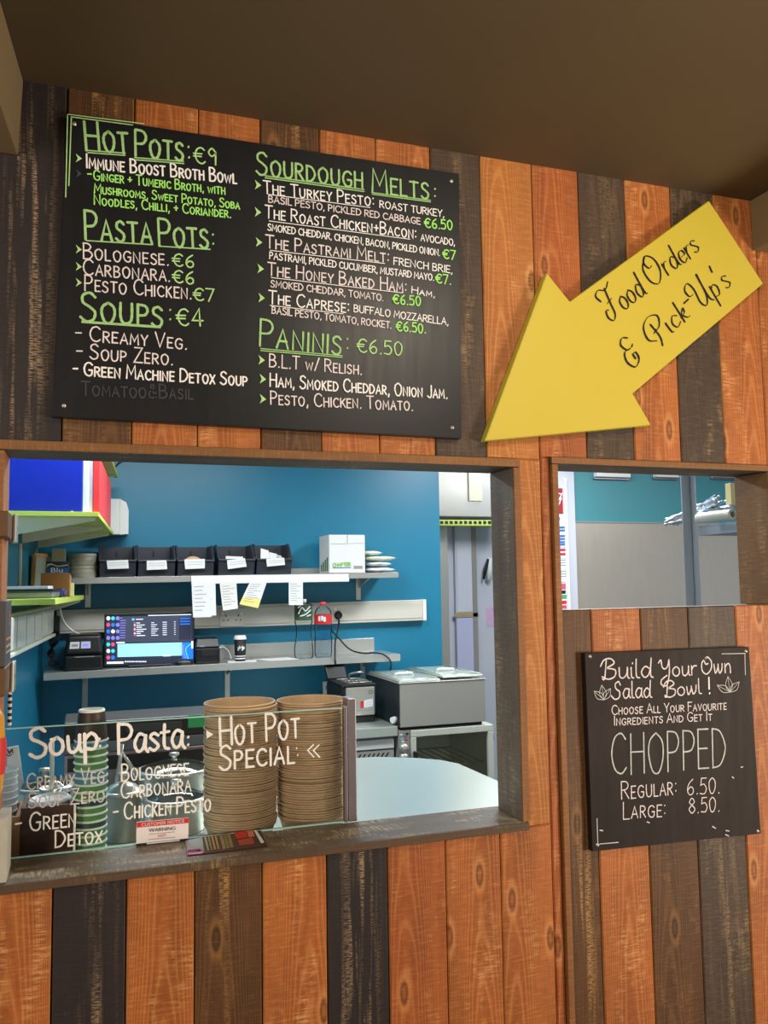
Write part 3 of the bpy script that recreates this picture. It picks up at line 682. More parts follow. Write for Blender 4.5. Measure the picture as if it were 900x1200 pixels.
fc = Face(sg, GY-.0048); q = z(3.6, 0, 780); s = 3.6; H3 = lambda v: v/3.6*.00172
fc.line('Soup', q(128,392), q(420,352), H3(112), GPEN, .0062, 'low', .002, label='large white pen heading'); fc.line(':', q(418,350), q(430,348), H3(56), GPEN, .004)
fc.line('Pasta', q(500,374), q(778,346), H3(116), GPEN, .0058, 'low', .002, label='large white pen heading'); fc.line(':', q(788,345), q(802,344), H3(62), GPEN, .004)
fc.line('Creamy Veg', q(112,524), q(440,492), H3(60), CWF, .0026); fc.line('Soup Zero', q(120,602), q(442,572), H3(58), CWF, .0026)
fc.line('- Green', q(66,704), q(322,676), H3(68), GPEN, .003); fc.line('Detox', q(232,768), q(432,744), H3(62), GPEN, .003)
fc.line('Bolognese', q(512,488), q(796,462), H3(66), GPEN, .0028); fc.line('Carbonara', q(510,560), q(806,528), H3(62), GPEN, .0028); fc.line('- Chicken Pesto', q(478,652), q(890,610), H3(64), GPEN, .0032)
q = z(3.6, 200, 780)
fc.line('Hot Pot', q(208,338), q(546,302), H3(112), GPEN, .0046); fc.line('Special', q(206,440), q(524,410), H3(98), GPEN, .0046); fc.line(':', q(534,388), q(542,386), H3(60), GPEN, .003)
mb = MB()
for dx in (0, 24): fc.stroke(mb, [q(602+dx,334), q(578+dx,358), q(604+dx,386)], GPEN, .0028)
obj('chevron_mark', mb, sg, 'white double chevron'); part_poly(fc, [q(150,272), q(180,290), q(152,308)], GPEN, 'arrow_mark', 'white pen arrow')

# notice, leaflet
no = thing('notice_card', 'small red and white customer notice warning card standing against the glass screen', 'notice', tuple(at(190,986,.128)))
NY = .1255; q = z(5, 150, 940)
P = [at(*q(*p), NY) for p in ((48,240),(353,212),(356,92),(50,118))]
P[0].z = ZB+.0005+.004; dz = P[1].z-P[0].z; P[1].z = max(P[1].z, ZB+.004)
mb = MB(); mb.hexa([tuple(P[0]),tuple(P[1]),(P[1].x,NY+.002,P[1].z),(P[0].x,NY+.002,P[0].z),tuple(P[3]),tuple(P[2]),(P[2].x,NY+.002,P[2].z),(P[3].x,NY+.002,P[3].z)], mat('notice_white',(236,226,228),.4)); mb.box(P[0].x,P[1].x,NY+.0001,NY+.006,ZB,ZB+.004,BLKF); obj('card', mb, no)
fc = Face(no, NY-.0006); mb = MB(); fc.poly(mb, [q(52,150), q(355,122), q(355,93), q(51,119)], REDPR); obj('red_band', mb, no, 'red heading band')
def onface(txt, a, b, h, m, Y, par, lab=None):
    A, B = at(*a, Y), at(*b, Y); d = (B-A); L = d.length; u = d.normalized()
    text3d(txt, h, m, par, A, u, (-u.z*0, 0, 1), L, 'lettering', lab)
onface('CUSTOMER NOTICE', q(78,143), q(330,119), .0085, PAPER, NY-.0014, no, 'white lettering'); onface('WARNING', q(122,176), q(278,162), .0095, BLKF, NY-.0012, no, 'black lettering'); onface('HOT', q(175,206), q(224,201), .007, REDPR, NY-.0012, no, 'red lettering')
mb = MB()
for a, b in (((126,188),(272,174)),((122,219),(276,205))): fc.stroke(mb, [q(*a), q(*b)], GREYP, .0012)
fc.stroke(mb, [q(112,243), q(300,224)], PAPER, .0022); obj('small_print', mb, no)

lf = thing('leaflet', 'dark glossy folded leaflet with red and gold print lying on the sill', 'leaflet', tuple(on(265,985,ZB)))
q = z(5, 150, 940); LP = lambda x, y, h=0: tuple(on(*q(x,y), ZB+.0012+h))
mb = MB(); a, b, c2, d = [on(*q(*p), ZB+.0004) for p in ((346,318),(816,262),(772,156),(330,210))]
mb.hexa([tuple(v) for v in (a,b,c2,d)]+[(v.x,v.y,v.z+.0016) for v in (a,b,c2,d)], mat('leaflet_dark',(58,34,34),.25)); obj('sheet', mb, lf)
mb = MB(); pr = lambda pts, m: mb.face([tuple(on(*q(*p), ZB+.0024)) for p in pts], m)
pr([(340,225),(435,205),(445,285),(350,300)], GREYP); pr([(345,280),(420,272),(445,292),(430,302),(352,308)], PINK)
for i in range(4): pr([(446+i*20,202-i*3),(456+i*20,200-i*3),(476+i*20,282-i*3),(466+i*20,284-i*3)], mat('gold_print',(178,140,66),.4) if i != 1 else OLIVE)
for i in range(3): pr([(534+i*22,190-i*4),(552+i*22,187-i*4),(575+i*22,272-i*4),(556+i*22,274-i*4)], OLIVE if i % 2 else mat('tan_print',(150,120,84),.4))
pr([(622,178),(690,166),(704,206),(634,216)], REDPR); pr([(640,222),(730,206),(742,244),(654,256)], mat('brick_print',(176,70,50),.4)); pr([(696,166),(730,160),(742,200),(708,206)], mat('salmon_print',(216,120,96),.4)); pr([(738,166),(752,164),(800,236),(780,242)], PAPER)
obj('print', mb, lf, 'red, gold and pink printed panels')

# ------------------------------------------------------------------ kraft bowls (two nested stacks)
def bowl_mb():
    mb = MB()
    mb.lathe([(0,0),(.056,0),(.0585,.0015),(.0722,.0452),(.0745,.0456),(.0755,.0474),(.0745,.0494),(.0722,.0493),(.0718,.0462),(.0580,.0025),(.0555,.001),(0,.001)], (0,0,0), KRAFT, 36)
    return mb
NB = 52
def stack(cx, cy, side, z0, ztop, top_label, body_label, n):
    first = obj('paper_bowl', bowl_mb()); me = first.data; bpy.data.objects.remove(first)
    for i in range(n):
        o = bpy.data.objects.new('paper_bowl', me); C.objects.link(o)
        o.location = (cx+random.uniform(-.0018,.0018), cy+random.uniform(-.002,.002), z0+i*(ztop-z0-.0495)/(n-1))
        o.rotation_euler = (random.uniform(-.006,.006), random.uniform(-.006,.006), random.uniform(0,6)); k = random.uniform(.985,1.012); o.scale = (k,k,1)
        tag(o, top_label if i == n-1 else body_label, 'bowl', 'nested kraft bowls in the %s stack' % side)
    return me
stack(.3095, .222, 'left-hand', ZK+.0005, -.243, 'topmost open kraft bowl of the left-hand stack behind the glass', 'kraft paper bowl nested below the top of the left-hand stack', NB)
stack(.4665, .236, 'right-hand', ZK+.0005, -.249, 'topmost open kraft bowl of the right-hand stack beside the steel post', 'kraft paper bowl nested below the top of the right-hand stack', NB)

# green cups, upside down in one nested stack
def cup_mb(body):
    mb = MB(); mb.lathe([(.0285,0),(.0315,.0005),(.0325,.002),(.0315,.004),(.030,.0045)], (0,0,0), CUPW, 28); mb.lathe([(.030,.004),(.0245,.0565)], (0,0,0), body, 28)
    mb.lathe([(.0245,.0565),(.0247,.0585),(.0235,.061),(.0215,.0610),(.0205,.0575),(0,.0575)], (0,0,0), CUPW, 28); return mb
cx, cy = .0125, .178; z0 = ZK+.0005; n = 19; dzc = (-.296-z0)/(n-1)
kinds = {}
for i in range(n):
    b = CUPB if i == n-1 else CUPT if i in (12, 13, 17) else CUPD if i in (2, 6, 9) else CUPG
    if b.name not in kinds: t = obj('paper_cup', cup_mb(b)); kinds[b.name] = t.data; bpy.data.objects.remove(t)
    o = bpy.data.objects.new('paper_cup', kinds[b.name]); C.objects.link(o); o.location = (cx+random.uniform(-.0006,.0006), cy, z0+i*dzc)
    lab = 'dark brown upside-down cup with cream base on top of the green cup stack' if i == n-1 else {'cup_teal':'teal upside-down paper cup among the green cups of the stack behind the glass','cup_dark_green':'darker green upside-down paper cup within the cup stack behind the glass','cup_green':'mid green upside-down paper cup with white rim in the stack behind the glass'}[b.name]
    tag(o, lab, 'cup', 'upside-down nested cups behind the glass')

# ------------------------------------------------------------------ wooden caddies, lids, white cups, left end of the sill
q = z(6.923, 0, 840)
def tray(name, x0, x1, y0, y1, z0, h, m, label, t=.008):
    r = thing(name, label, 'wooden box', ((x0+x1)/2, (y0+y1)/2, z0))
    b = MB(); b.box(x0, x1, y0, y0+t, z0, z0+h, m, .001, 61); obj('front_panel', b, r)
    b = MB(); b.box(x0, x1, y1-t, y1, z0, z0+h, m, .001, 62); obj('back_panel', b, r)
    for xx in (x0, x1-t): b = MB(); b.box(xx, xx+t, y0+t+.0003, y1-t-.0003, z0, z0+h, m, .001, 63); obj('side_panel', b, r)
    b = MB(); b.box(x0+t+.0003, x1-t-.0003, y0+t+.0003, y1-t-.0003, z0, z0+t, m, .001, 64); obj('base_panel', b, r)
    return r
GB = GY+.008
x0, x1 = at(24,970,GB).x, at(86,970,GB).x
tray('wooden_caddy', x0, x1, GB, GB+.112, ZK+.0005, .1355, DARKW, 'dark brown wooden caddy of white lids behind the glass at the left')
tray('wooden_caddy', -.26, at(23.4,970,GB).x, GB, GB+.12, ZK+.0005, .122, PINE, 'pale pine wooden caddy at the far left end of the sill')
def lid_mb(): 
    mb = MB(); mb.lathe([(.043,0),(.0455,.001),(.0455,.006),(.0425,.0075),(.041,.0105),(.038,.011),(.036,.008),(0,.008)], (0,0,0), WHITEP, 32)
    for k in range(12): mb.lathe([(0,.0085),(.003,.0085),(.002,.0095),(0,.0097)], (.027*math.cos(k*PI/6), .027*math.sin(k*PI/6), 0), WHITEP, 6)
    return mb
t = obj('cup_lid', lid_mb()); lm = t.data; bpy.data.objects.remove(t)
for i in range(6):
    o = bpy.data.objects.new('cup_lid', lm); C.objects.link(o); o.location = ((x0+x1)/2+.001, GB+.056, ZK+.057+i*.0145); o.rotation_euler = (.06, 0, i)
    o.scale = (.88, .88, 1)
    tag(o, 'topmost round white plastic lid in the dark wooden caddy' if i == 5 else 'round white plastic lid lower down inside the dark wooden caddy', 'lid', 'white lids in the wooden caddy')
# clear plastic cups standing in the pine caddy
wc = MB()
wc.lathe([(0,0),(.026,0),(.036,.10),(.0372,.101),(.0372,.104),(.0358,.104),(.0352,.099),(.0254,.0015),(0,.0012)], (0,0,0), mat('frosted_white_plastic',(226,232,236),.35), 28)
t = obj('plastic_cup', wc); pm = t.data; bpy.data.objects.remove(t)
vx = at(12,920,GB+.06)
for i in range(9):
    o = bpy.data.objects.new('plastic_cup', pm); C.objects.link(o); o.location = (vx.x-.016, GB+.06, ZK+.010+i*.0125)
    o.scale = (.80,.80,.85)
    tag(o, 'topmost frosted white cup standing in the pine caddy' if i == 8 else 'frosted white cup nested under others in the pine caddy', 'cup', 'frosted cups in the pine caddy')
nb = MB(); a = [at(*q(*p), GB+.105) for p in ((60,250),(150,232),(190,520),(150,640),(130,700),(52,700))]
nb.prism([(v.x, max(v.z, ZK+.01)) for v in a], GB+.100, GB+.106, PAPER); o = tag(obj('paper_bag', nb), 'white paper bag with black scrawl standing behind the frosted cups', 'bag')
b2 = MB(); f2 = Face(o, GB+.0990)
for p in ([(62,262),(78,300),(96,262),(104,296)], [(50,300),(72,318),(96,306)], [(66,284),(100,276)]): f2.stroke(b2, [q(*v) for v in p], BLKF, .0016, True)
obj('print', b2, o, 'black scrawled print')
# small display rack screwed to the left jamb: two shelves with steel corner clips and the goods on it
q = z(2.857, 0, 600)
def jslab(name, px, y0, y1, lab, m):
    X1 = at(px, (y0+y1)/2, .02).x; zt, zb_ = at(px, y0, .02).z, at(px, y1, .02).z
    r = thing(name, lab, 'shelf', ((X1-.07), .03, zb_))
    b = MB(); b.box(X1-.10, X1, -.06, .07, zb_, zt, m, .002, 71); obj('shelf_board', b, r)
    b = MB(); b.box(X1-.004, X1+.0065, .0705, .0725, zb_-.004, zt+.002, STEEL, .001); b.box(X1+.0005, X1+.0065, .03, .07, zb_-.004, zt+.002, STEEL, .002); b.lathe([(0,0),(.003,0),(0,.002)], (0,0,0), STEELD, 10, mtx=Matrix.Translation((X1+.0066, .05, (zt+zb_)/2)) @ Matrix.Rotation(PI/2, 4, 'Y')); obj('corner_clip', b, r, 'grey steel corner clip')
    return X1, zt, zb_
XA, zA, zA2 = jslab('display_shelf', 14, 603, 632, 'upper short wooden shelf with steel clip on the left side of the hatch', W_BR)
XB, zB, zB2 = jslab('display_shelf', 11, 778, 810, 'lower short wooden shelf with steel clip on the left side of the hatch', W_BR)
bx = thing('snack_box', 'dark grey snack box with orange disc on the lower display shelf at the left', 'box', (XB-.05, 0, zB+.0005))
b = MB(); zt = at(10,704,.0).z; b.box(XB-.09, XB-.002, -.05, .06, zB+.0005, zt, mat('dark_grey_card',(62,60,62),.5), .001); obj('carton', b, bx)
b = MB(); f2x = XB-.0016
b.lathe([(0,0),(.013,0),(0,.0003)], (0,0,0), ORB, 20, mtx=Matrix.Translation((f2x,.02,zt-.03)) @ Matrix.Rotation(PI/2,4,'Y')); b.lathe([(0,0),(.009,0),(0,.0003)], (0,0,0), mat('dark_orange_print',(150,70,40),.5), 20, mtx=Matrix.Translation((f2x+.0003,.02,zt-.03)) @ Matrix.Rotation(PI/2,4,'Y'))
for i, (dz, m) in enumerate(((.062,ORB),(.074,mat('tan_stripe_print',(190,150,100),.5)),(.084,GREYP))): b.box(f2x-.0002, f2x+.0004, -.04, .05, zt-dz-.004, zt-dz, m)
obj('print', b, bx, 'orange disc and stripes')
cp = thing('crisp_packet', 'yellow and red snack packet hanging at the far left edge of the hatch', 'snack packet', tuple(at(2,945,.0)))
v0, v1 = at(7,845,0), at(7,945,0)
b = MB(); b.lathe([(0,0),(.02,0),(.034,.03),(.037,.09),(.034,.15),(.02,.175),(0,.175)], (v0.x-.0365, .0, v1.z), mat('packet_gold',(214,150,40),.3), 20, squash=(1,.6)); obj('packet_body', b, cp)
b = MB(); b.lathe([(.0365,.055),(.0385,.075),(.0385,.105),(.037,.115)], (v0.x-.0365,.0,v1.z), REDPR, 20, squash=(1,.6)); obj('label_band', b, cp, 'red label band')
text3d('Will', .022, mat('packet_yellow',(246,214,60),.4), cp, (v0.x-.052,-.0255,v1.z+.105), (1,0,0), (0,0,1), .045, 'lettering', 'yellow lettering')
b = MB(); v = at(4,985,.0); b.box(v.x-.06, v.x+.006, -.002, .085, ZB+.0005, at(6,960,0).z, mat('grey_speckled_card',(176,172,160),.7,var=.2), .001); tag(obj('card_box', b), 'small grey card box standing on the sill under the snack packet', 'box')
b = MB(); 
for i in range(16): b.lathe([(.0035,0),(.0035,.0052),(0,.0052)], (at(12,800,.09).x, .09, at(12,850,.09).z+i*.0055), BLKF if i % 2 else PAPER, 10)
tag(obj('striped_straw', b), 'black and white striped straw tube hanging beside the left jamb', 'straw')

# ------------------------------------------------------------------ pots, ladles and warmer behind the glass
def pot(px, py, Y, r, h, glass, label, name='soup_pot'):
    v = at(px, py, Y); t = thing(name, label, 'pot', (v.x, Y, ZK)); zt = ZK+.0008+h
    b = MB(); b.lathe([(0,0),(r*.96,0),(r,.004),(r,h-.003),(r+.006,h),(r-.002,h),(r-.003,.006),(0,.005)], (v.x,Y,ZK+.0008), STEEL, 40); obj('pot_body', b, t)
    b = MB(); b.lathe([(r+.007,0),(r+.007,.004),(r-.004,.006)], (v.x,Y,zt+.0005), STEEL, 40)
    b.lathe([(r-.004,.006),(r*.7,.016),(r*.35,.022),(0,.024)], (v.x,Y,zt+.0005), GLASS if glass else STEEL, 40); l = obj('lid', b, t)
    b = MB(); b.lathe([(0,.0235),(.006,.0235),(.006,.032),(.013,.036),(.012,.042),(0,.043)], (v.x,Y,zt+.0005), STEEL, 20); obj('lid_knob', b, l)
    return v
pot(144, 932, .375, .040, .095, False, 'small round steel pot between the cup stack and the notice card')
pot(206, 938, .40, .066, .066, True, 'wide steel pan with glass lid nearest behind the notice card')
pot(204, 908, .60, .085, .088, True, 'wide steel pan with glass lid further back beside the kraft bowls')
pot(52, 922, .47, .056, .100, True, 'steel soup pot with glass lid behind the dark wooden caddy')
def utensil(name, p, label, cat, bowl=True):
    b = MB(); pts = [at(*a[:2], a[2]) for a in p]; b.tube(pts, [.0045]*len(pts), WHITEP if bowl else STEEL, 10); o = None
    t = thing(name, label, cat, tuple(pts[-1])); obj('handle', b, t)
    b = MB(); e = pts[-1]
    if bowl: b.lathe([(0,0),(.018,.004),(.026,.018),(.024,.018),(.016,.006),(0,.003)], (e.x, e.y, e.z-.012), STEEL, 24); obj('ladle_bowl', b, t)
    else: 
        b.tube([at(143,882,.45), at(152,895,.46), at(161,912,.48)], [.003,.004,.005], STEEL, 8); obj('tong_arm', b, t)
    return t
utensil('soup_ladle', [(61,866,.36),(61,895,.38),(60,926,.40)], 'white handled ladle standing up in front of the left soup pot', 'ladle')
utensil('serving_tongs', [(143,872,.48),(140,895,.475),(136,922,.47)], 'steel serving tongs leaning behind the small steel pot', 'tongs', False)
wm = thing('food_warmer', 'low black food warmer with steel band and embossed lid behind the glass', 'food warmer', (.30, .87, ZK))
WY = .78; zt_ = at(150,843,WY).z
b = MB(); b.box(-.05, .60, WY, .955, ZK+.001, zt_-.081, STEELD, .003); obj('steel_body', b, wm, 'dark brushed steel lower body')
b = MB(); b.box(-.052, .602, WY-.004, .96, zt_-.080, zt_-.0515, mat('grey_band',(96,104,112),.4), .003); obj('band', b, wm, 'grey band')
b = MB(); b.box(-.05, .60, WY-.002, .96, zt_-.051, zt_, BLACKP, .004); b.box(at(148,850,WY).x, at(213,850,WY).x, WY-.005, WY-.001, zt_-.034, zt_-.012, mat('panel_grey',(58,62,66),.4), .002); obj('lid', b, wm, 'black lid with embossed panel')
b = MB(); b.box(at(220,848,WY).x, at(240,848,WY).x, WY-.0062, WY-.004, zt_-.032, zt_+.001, mat('green_sticker',(40,170,100),.5), .0005); obj('sticker', b, wm, 'green sticker')
b = MB(); b.box(-.04, .59, WY-.003, WY-.0002, zt_-.125, zt_-.090, BLACKP, .001); obj('slot', b, wm, 'black slot')

# ------------------------------------------------------------------ back wall: shelves, trunking
def hshelf(name, label, pl, pr, Yf, lip, mt, brk, upst=None):
    A, B = at(*pl, Yf), at(*pr, Yf); r = thing(name, label, 'shelf', ((A.x+B.x)/2, (Yf+YB)/2, min(A.z,B.z)-lip))
    def slab(x0, x1, y0, y1, d0, d1, m, bev=.002):
        za, zb3 = zs(x0), zs(x1); b = MB()
        b.hexa([(x0,y0,za+d0),(x1,y0,zb3+d0),(x1,y1,zb3+d0),(x0,y1,za+d0),(x0,y0,za+d1),(x1,y0,zb3+d1),(x1,y1,zb3+d1),(x0,y1,za+d1)], m, bev); return b
    zs = lambda x: lerp(A.z, B.z, (x-A.x)/(B.x-A.x))
    b = slab(A.x, B.x, Yf+.0025, YB-.0005, -.006, 0, mt); obj('shelf_top', b, r)
    obj('front_lip', slab(A.x, B.x, Yf, Yf+.002, -lip, 0, mt, .0006), r)
    if upst: obj('upstand', slab(upst[0], upst[1], YB-.004, YB-.0008, .0005, upst[2], mt, .0008), r)
    for px, yb in brk:
        x = at(px, 700, YB-.02).x; zz = zs(x); b = MB(); zb4 = at(px, yb, YB-.02).z
        b.box(x-.014, x+.014, YB-.006, YB-.0008, zb4, zz-.0065, STEEL, .001)
        b.hexa([(x-.003,Yf+.03,zz-.022),(x+.003,Yf+.03,zz-.022),(x+.003,YB-.0065,zz-.09),(x-.003,YB-.0065,zz-.09),(x-.003,Yf+.03,zz-.0065),(x+.003,Yf+.03,zz-.0065),(x+.003,YB-.0065,zz-.0065),(x-.003,YB-.0065,zz-.0065)], STEEL)
        obj('bracket', b, r)
    return r, zs, A, B
up, zsU, UA, UB = hshelf('wall_shelf', 'upper steel wall shelf holding the black bins and the ticket rail', (80,677.5), (467,670.5), 2.92, .030, STEELH, [(103,712),(263,712),(421,703)], (.75,1.52,.035))
lo, zsL, LA, LB = hshelf('wall_shelf', 'lower steel wall shelf holding the monitor, printers and bottles', (51,789), (469,766.5), 2.90, .036, STEELH, [(101,850),(267,838),(425,812)], (.4,1.60,.075))
# cable trunking on the wall
ct = thing('cable_trunking', 'long cream plastic dado trunking fixed along the teal wall between the shelves', 'trunking', (.9, YB, -.24))
A, B, A2, B2 = at(66,715.2,3.15), at(495,702.8,3.15), at(66,743,3.15), at(495,727,3.15)
def trunk(xa, xb, y0, y1, m, d=0):
    f = lambda x, P, Q: lerp(P.z, Q.z, (x-P.x)/(Q.x-P.x)); b = MB()
    b.hexa([(xa,y0,f(xa,A2,B2)+d),(xb,y0,f(xb,A2,B2)+d),(xb,y1,f(xb,A2,B2)+d),(xa,y1,f(xa,A2,B2)+d),(xa,y0,f(xa,A,B)-d),(xb,y0,f(xb,A,B)-d),(xb,y1,f(xb,A,B)-d),(xa,y1,f(xa,A,B)-d)], m, .003); return b
obj('duct_body', trunk(A.x, B.x, 3.15, YB-.0008, CREAMP), ct); obj('cover_panel', trunk(A.x+.002, B.x-.002, 3.146, 3.1498, CREAMP, .014), ct)
obj('end_cap', trunk(B.x+.0003, B.x+.024, 3.147, YB-.0008, WHITEP, -.001), ct)
def socket(px0, px1, py0, py1, Y, label, gangs):
    P0, P1 = at(px0, py0, Y), at(px1, py1, Y); r = thing('power_socket', label, 'socket', ((P0.x+P1.x)/2, Y+.004, P1.z))
    b = MB(); b.box(P0.x, P1.x, Y, Y+.0035, P1.z, P0.z, CREAMP, .0015); obj('face_plate', b, r)
    wd = (P1.x-P0.x)/gangs
    for g in range(gangs):
        cx = P0.x+wd*(g+.5); cz = (P0.z+P1.z)/2-.004; b = MB()
        for dx, dz, ww, hh in ((0,.013,.0030,.006),(-.012,-.010,.0045,.003),(.012,-.010,.0045,.003)): b.box(cx+dx-ww, cx+dx+ww, Y-.0006, Y+.0002, cz+dz-hh, cz+dz+hh, BLKF)
        obj('pin_holes', b, r)
        b = MB(); b.box(cx+.018*(1 if g else -1)-.006, cx+.018*(1 if g else -1)+.006, Y-.002, Y-.0002, cz+.016, cz+.034, WHITEP, .0008); obj('switch', b, r)
    return r
socket(257.5, 286.5, 713.5, 733.5, 3.142, 'white double power socket in the trunking right of the monitor', 2)
socket(388.5, 405, 709.5, 727, 3.142, 'white single power socket behind the black plug', 1)
ws = thing('wall_isolator', 'small white switch box on the teal wall left of the fryer', 'switch', tuple(at(384,815,3.17)))
P0, P1 = at(379,799,3.17), at(389,815,3.17); b = MB(); b.box(P0.x,P1.x,3.17,YB-.0008,P1.z,P0.z,WHITEP,.004); obj('box_body', b, ws)
b = MB(); b.box(P0.x+.012,P1.x-.012,3.1665,3.1695,lerp(P1.z,P0.z,.45),lerp(P1.z,P0.z,.75),GREYP,.001); obj('switch', b, ws)

# plug and cables
b = MB(); v = at(396.5,721,3.13); b.lathe([(0,-.012),(.016,-.012),(.022,-.006),(.024,.004),(.022,.0105),(0,.0105)], (v.x,3.13,v.z), BLKF, 20, axis='Y'); 
b.tube([(v.x,3.121,v.z-.015),(v.x,3.12,v.z-.05)], .006, BLKF, 8)
pl = tag(obj('power_plug', b), 'round black plug in the single socket on the trunking', 'plug')
simple('power_cable', lambda b: b.tube(smooth_path([(v.x,3.12,v.z-.052), at(395,742,3.1), at(393,752,3.05), at(392.5,768,2.893), at(393,777,2.893), at(393.5,786,2.99), at(395,806,3.06)]), .0045, BLKF, 8), 'black cable dropping straight down from the round plug', 'cable')
simple('power_cable', lambda b: b.tube(smooth_path([at(388,738,3.08), at(398,749,3.05), at(410,761,3.0), at(425,765.5,2.95), at(440,765,2.893), at(451,768,2.87), at(458,776,2.88), at(456.5,788,3.04), at(448,804,3.08), at(442,817,3.08), at(440,836,3.12)]), .0045, BLKF, 8), 'black cable looping over the shelf end down behind the fryer', 'cable')

# storage bins
def bin_parts(px0, px1, pyb, pyt, pyf, label, i, card):
    Y0, Y1 = 2.90, 3.15; A, B = at(px0, pyb, Y0), at(px1, pyb, Y0)
    zb5 = max(zsU(A.x), zsU(B.x))+.001; zt, zf = at((px0+px1)/2, pyt, Y1-.03).z, at((px0+px1)/2, pyf, Y0).z
    x0, x1 = A.x, B.x; r = thing('storage_bin', label, 'bin', ((x0+x1)/2, (Y0+Y1)/2, zb5)); t = .006
    b = MB()
    b.box(x0+.012, x1-.012, Y0+.035, Y1, zb5, zb5+.005, BINP)
    b.hexa([(x0+.012,Y0+.03,zb5),(x1-.012,Y0+.03,zb5),(x1-.012,Y0+.036,zb5),(x0+.012,Y0+.036,zb5),(x0+.004,Y0,zf-.002),(x1-.004,Y0,zf-.002),(x1-.004,Y0+.006,zf-.002),(x0+.004,Y0+.006,zf-.002)], BINP)
    b.box(x0, x1, Y0-.006, Y0+.007, zf-.010, zf, BINP, .003)
    b.box(x0+.003, x1-.003, Y1, Y1+.005, zb5, zt, BINP)
    for xx in (x0+.003, x1-.003-t):
        prof = [(Y0+.03,zb5),(Y1,zb5),(Y1,zt),(Y0+.12,zt),(Y0+.085,zt-.006),(Y0+.055,lerp(zf,zt,.5)),(Y0+.035,zf+.012),(Y0,zf)]
        for a_, sg in ((xx,-1),(xx+t,1)): b.face([(a_,y,zz) for y, zz in (prof if sg < 0 else prof[::-1])], BINP)
        for k in range(len(prof)):
            p, q2 = prof[k], prof[(k+1)%len(prof)]; b.face([(xx,p[0],p[1]),(xx+t,p[0],p[1]),(xx+t,q2[0],q2[1]),(xx,q2[0],q2[1])], BINP)
    for xx, sg in ((x0+.002,1),(x1-.002,-1)): b.tube([(xx,Y0+.115,zt),(xx,Y0+.09,zt-.005),(xx,Y0+.055,lerp(zf,zt,.5)),(xx,Y0+.03,zf+.012),(xx,Y0+.002,zf)], .005, BINP, 8)
    b.box((x0+x1)/2-.004, (x0+x1)/2+.004, Y1-.006, Y1-.0005, lerp(zf,zt,.35), zt-.02, BLACKP)
    obj('bin_body', b, r)
    f = Face(r, Y0-.0072); b = MB(); c = [at(*p, Y0-.0072) for p in card]
    b.hexa([(c[0].x,Y0-.0075,c[0].z),(c[1].x,Y0-.0075,c[1].z),(c[1].x,Y0-.0063,c[1].z),(c[0].x,Y0-.0063,c[0].z),(c[3].x,Y0-.0075,c[3].z),(c[2].x,Y0-.0075,c[2].z),(c[2].x,Y0-.0063,c[2].z),(c[3].x,Y0-.0063,c[3].z)], PAPER); obj('label_card', b, r, 'white label card')
    f = Face(r, Y0-.0079); b = MB()
    for k in (.3, .55):
        y0 = [lerp(card[3][1], card[0][1], k), lerp(card[2][1], card[1][1], k)]
        f.stroke(b, [(lerp(card[0][0], card[1][0], u), lerp(*y0, u)+.5*math.sin(u*40+i)) for u in [j/10*.8+.1 for j in range(11)]], GREYP, .0014)
    obj('card_scribble', b, r, 'grey handwriting')
    return r, x0, x1, zb5, zt, zf
L = ['first black storage bin from the left, next to the tins', 'second black storage bin from the left on the upper shelf', 'middle black storage bin with a round beige piece showing inside', 'fourth black storage bin from the left with a card showing inside', 'last black storage bin on the right, stuffed with white papers']
bins = []
for i, a in enumerate([(116,160,675.5,641,656,[(126,667),(151,666),(150,656),(125,657)]), (161.5,206,674.5,641,656,[(172,668),(196,667),(195,656.5),(172,657)]), (208,251.5,673.5,641,656,[(217,667),(240,666),(240,655),(216,655.5)]), (256,299.5,672.5,640,655,[(267,667),(289,664),(287,654),(266,656.5)]), (301,343,671.5,639,654.5,[(313,664),(334,662),(333,653.5),(312,655)])]):
    r, x0, x1, zb5, zt, zf = bin_parts(*a[:5], L[i], i, a[5]); r['group'] = 'black storage bins on the upper shelf'; bins.append((x0,x1,zb5,zt,zf))
x0,x1,zb5,zt,zf = bins[2]
simple('round_pad', lambda b: b.lathe([(0,0),(.052,0),(.054,.004),(.052,.008),(0,.009)], (0,0,0), KRAFT2, 28, mtx=Matrix.Translation(((x0+x1)/2-.005, 2.98, zf-.028)) @ Matrix.Rotation(math.radians(62),4,'X')), 'round beige pad leaning inside the middle storage bin', 'pad')
x0,x1,zb5,zt,zf = bins[3]
simple('index_card', lambda b: (b.hexa([(x0+.05,2.96,zf-.05),(x0+.14,2.95,zf-.05),(x0+.14,2.953,zf-.05),(x0+.05,2.963,zf-.05),(x0+.05,2.98,zf+.018),(x0+.14,2.97,zf+.014),(x0+.14,2.973,zf+.014),(x0+.05,2.983,zf+.018)], PAPER), b.hexa([(x0+.035,2.995,zf-.05),(x0+.12,2.995,zf-.05),(x0+.12,2.998,zf-.05),(x0+.035,2.998,zf-.05),(x0+.035,3.0,zf+.026),(x0+.12,3.0,zf+.026),(x0+.12,3.003,zf+.026),(x0+.035,3.003,zf+.026)], BLKF)), 'white card against a dark card inside the fourth storage bin', 'card')
x0,x1,zb5,zt,zf = bins[4]
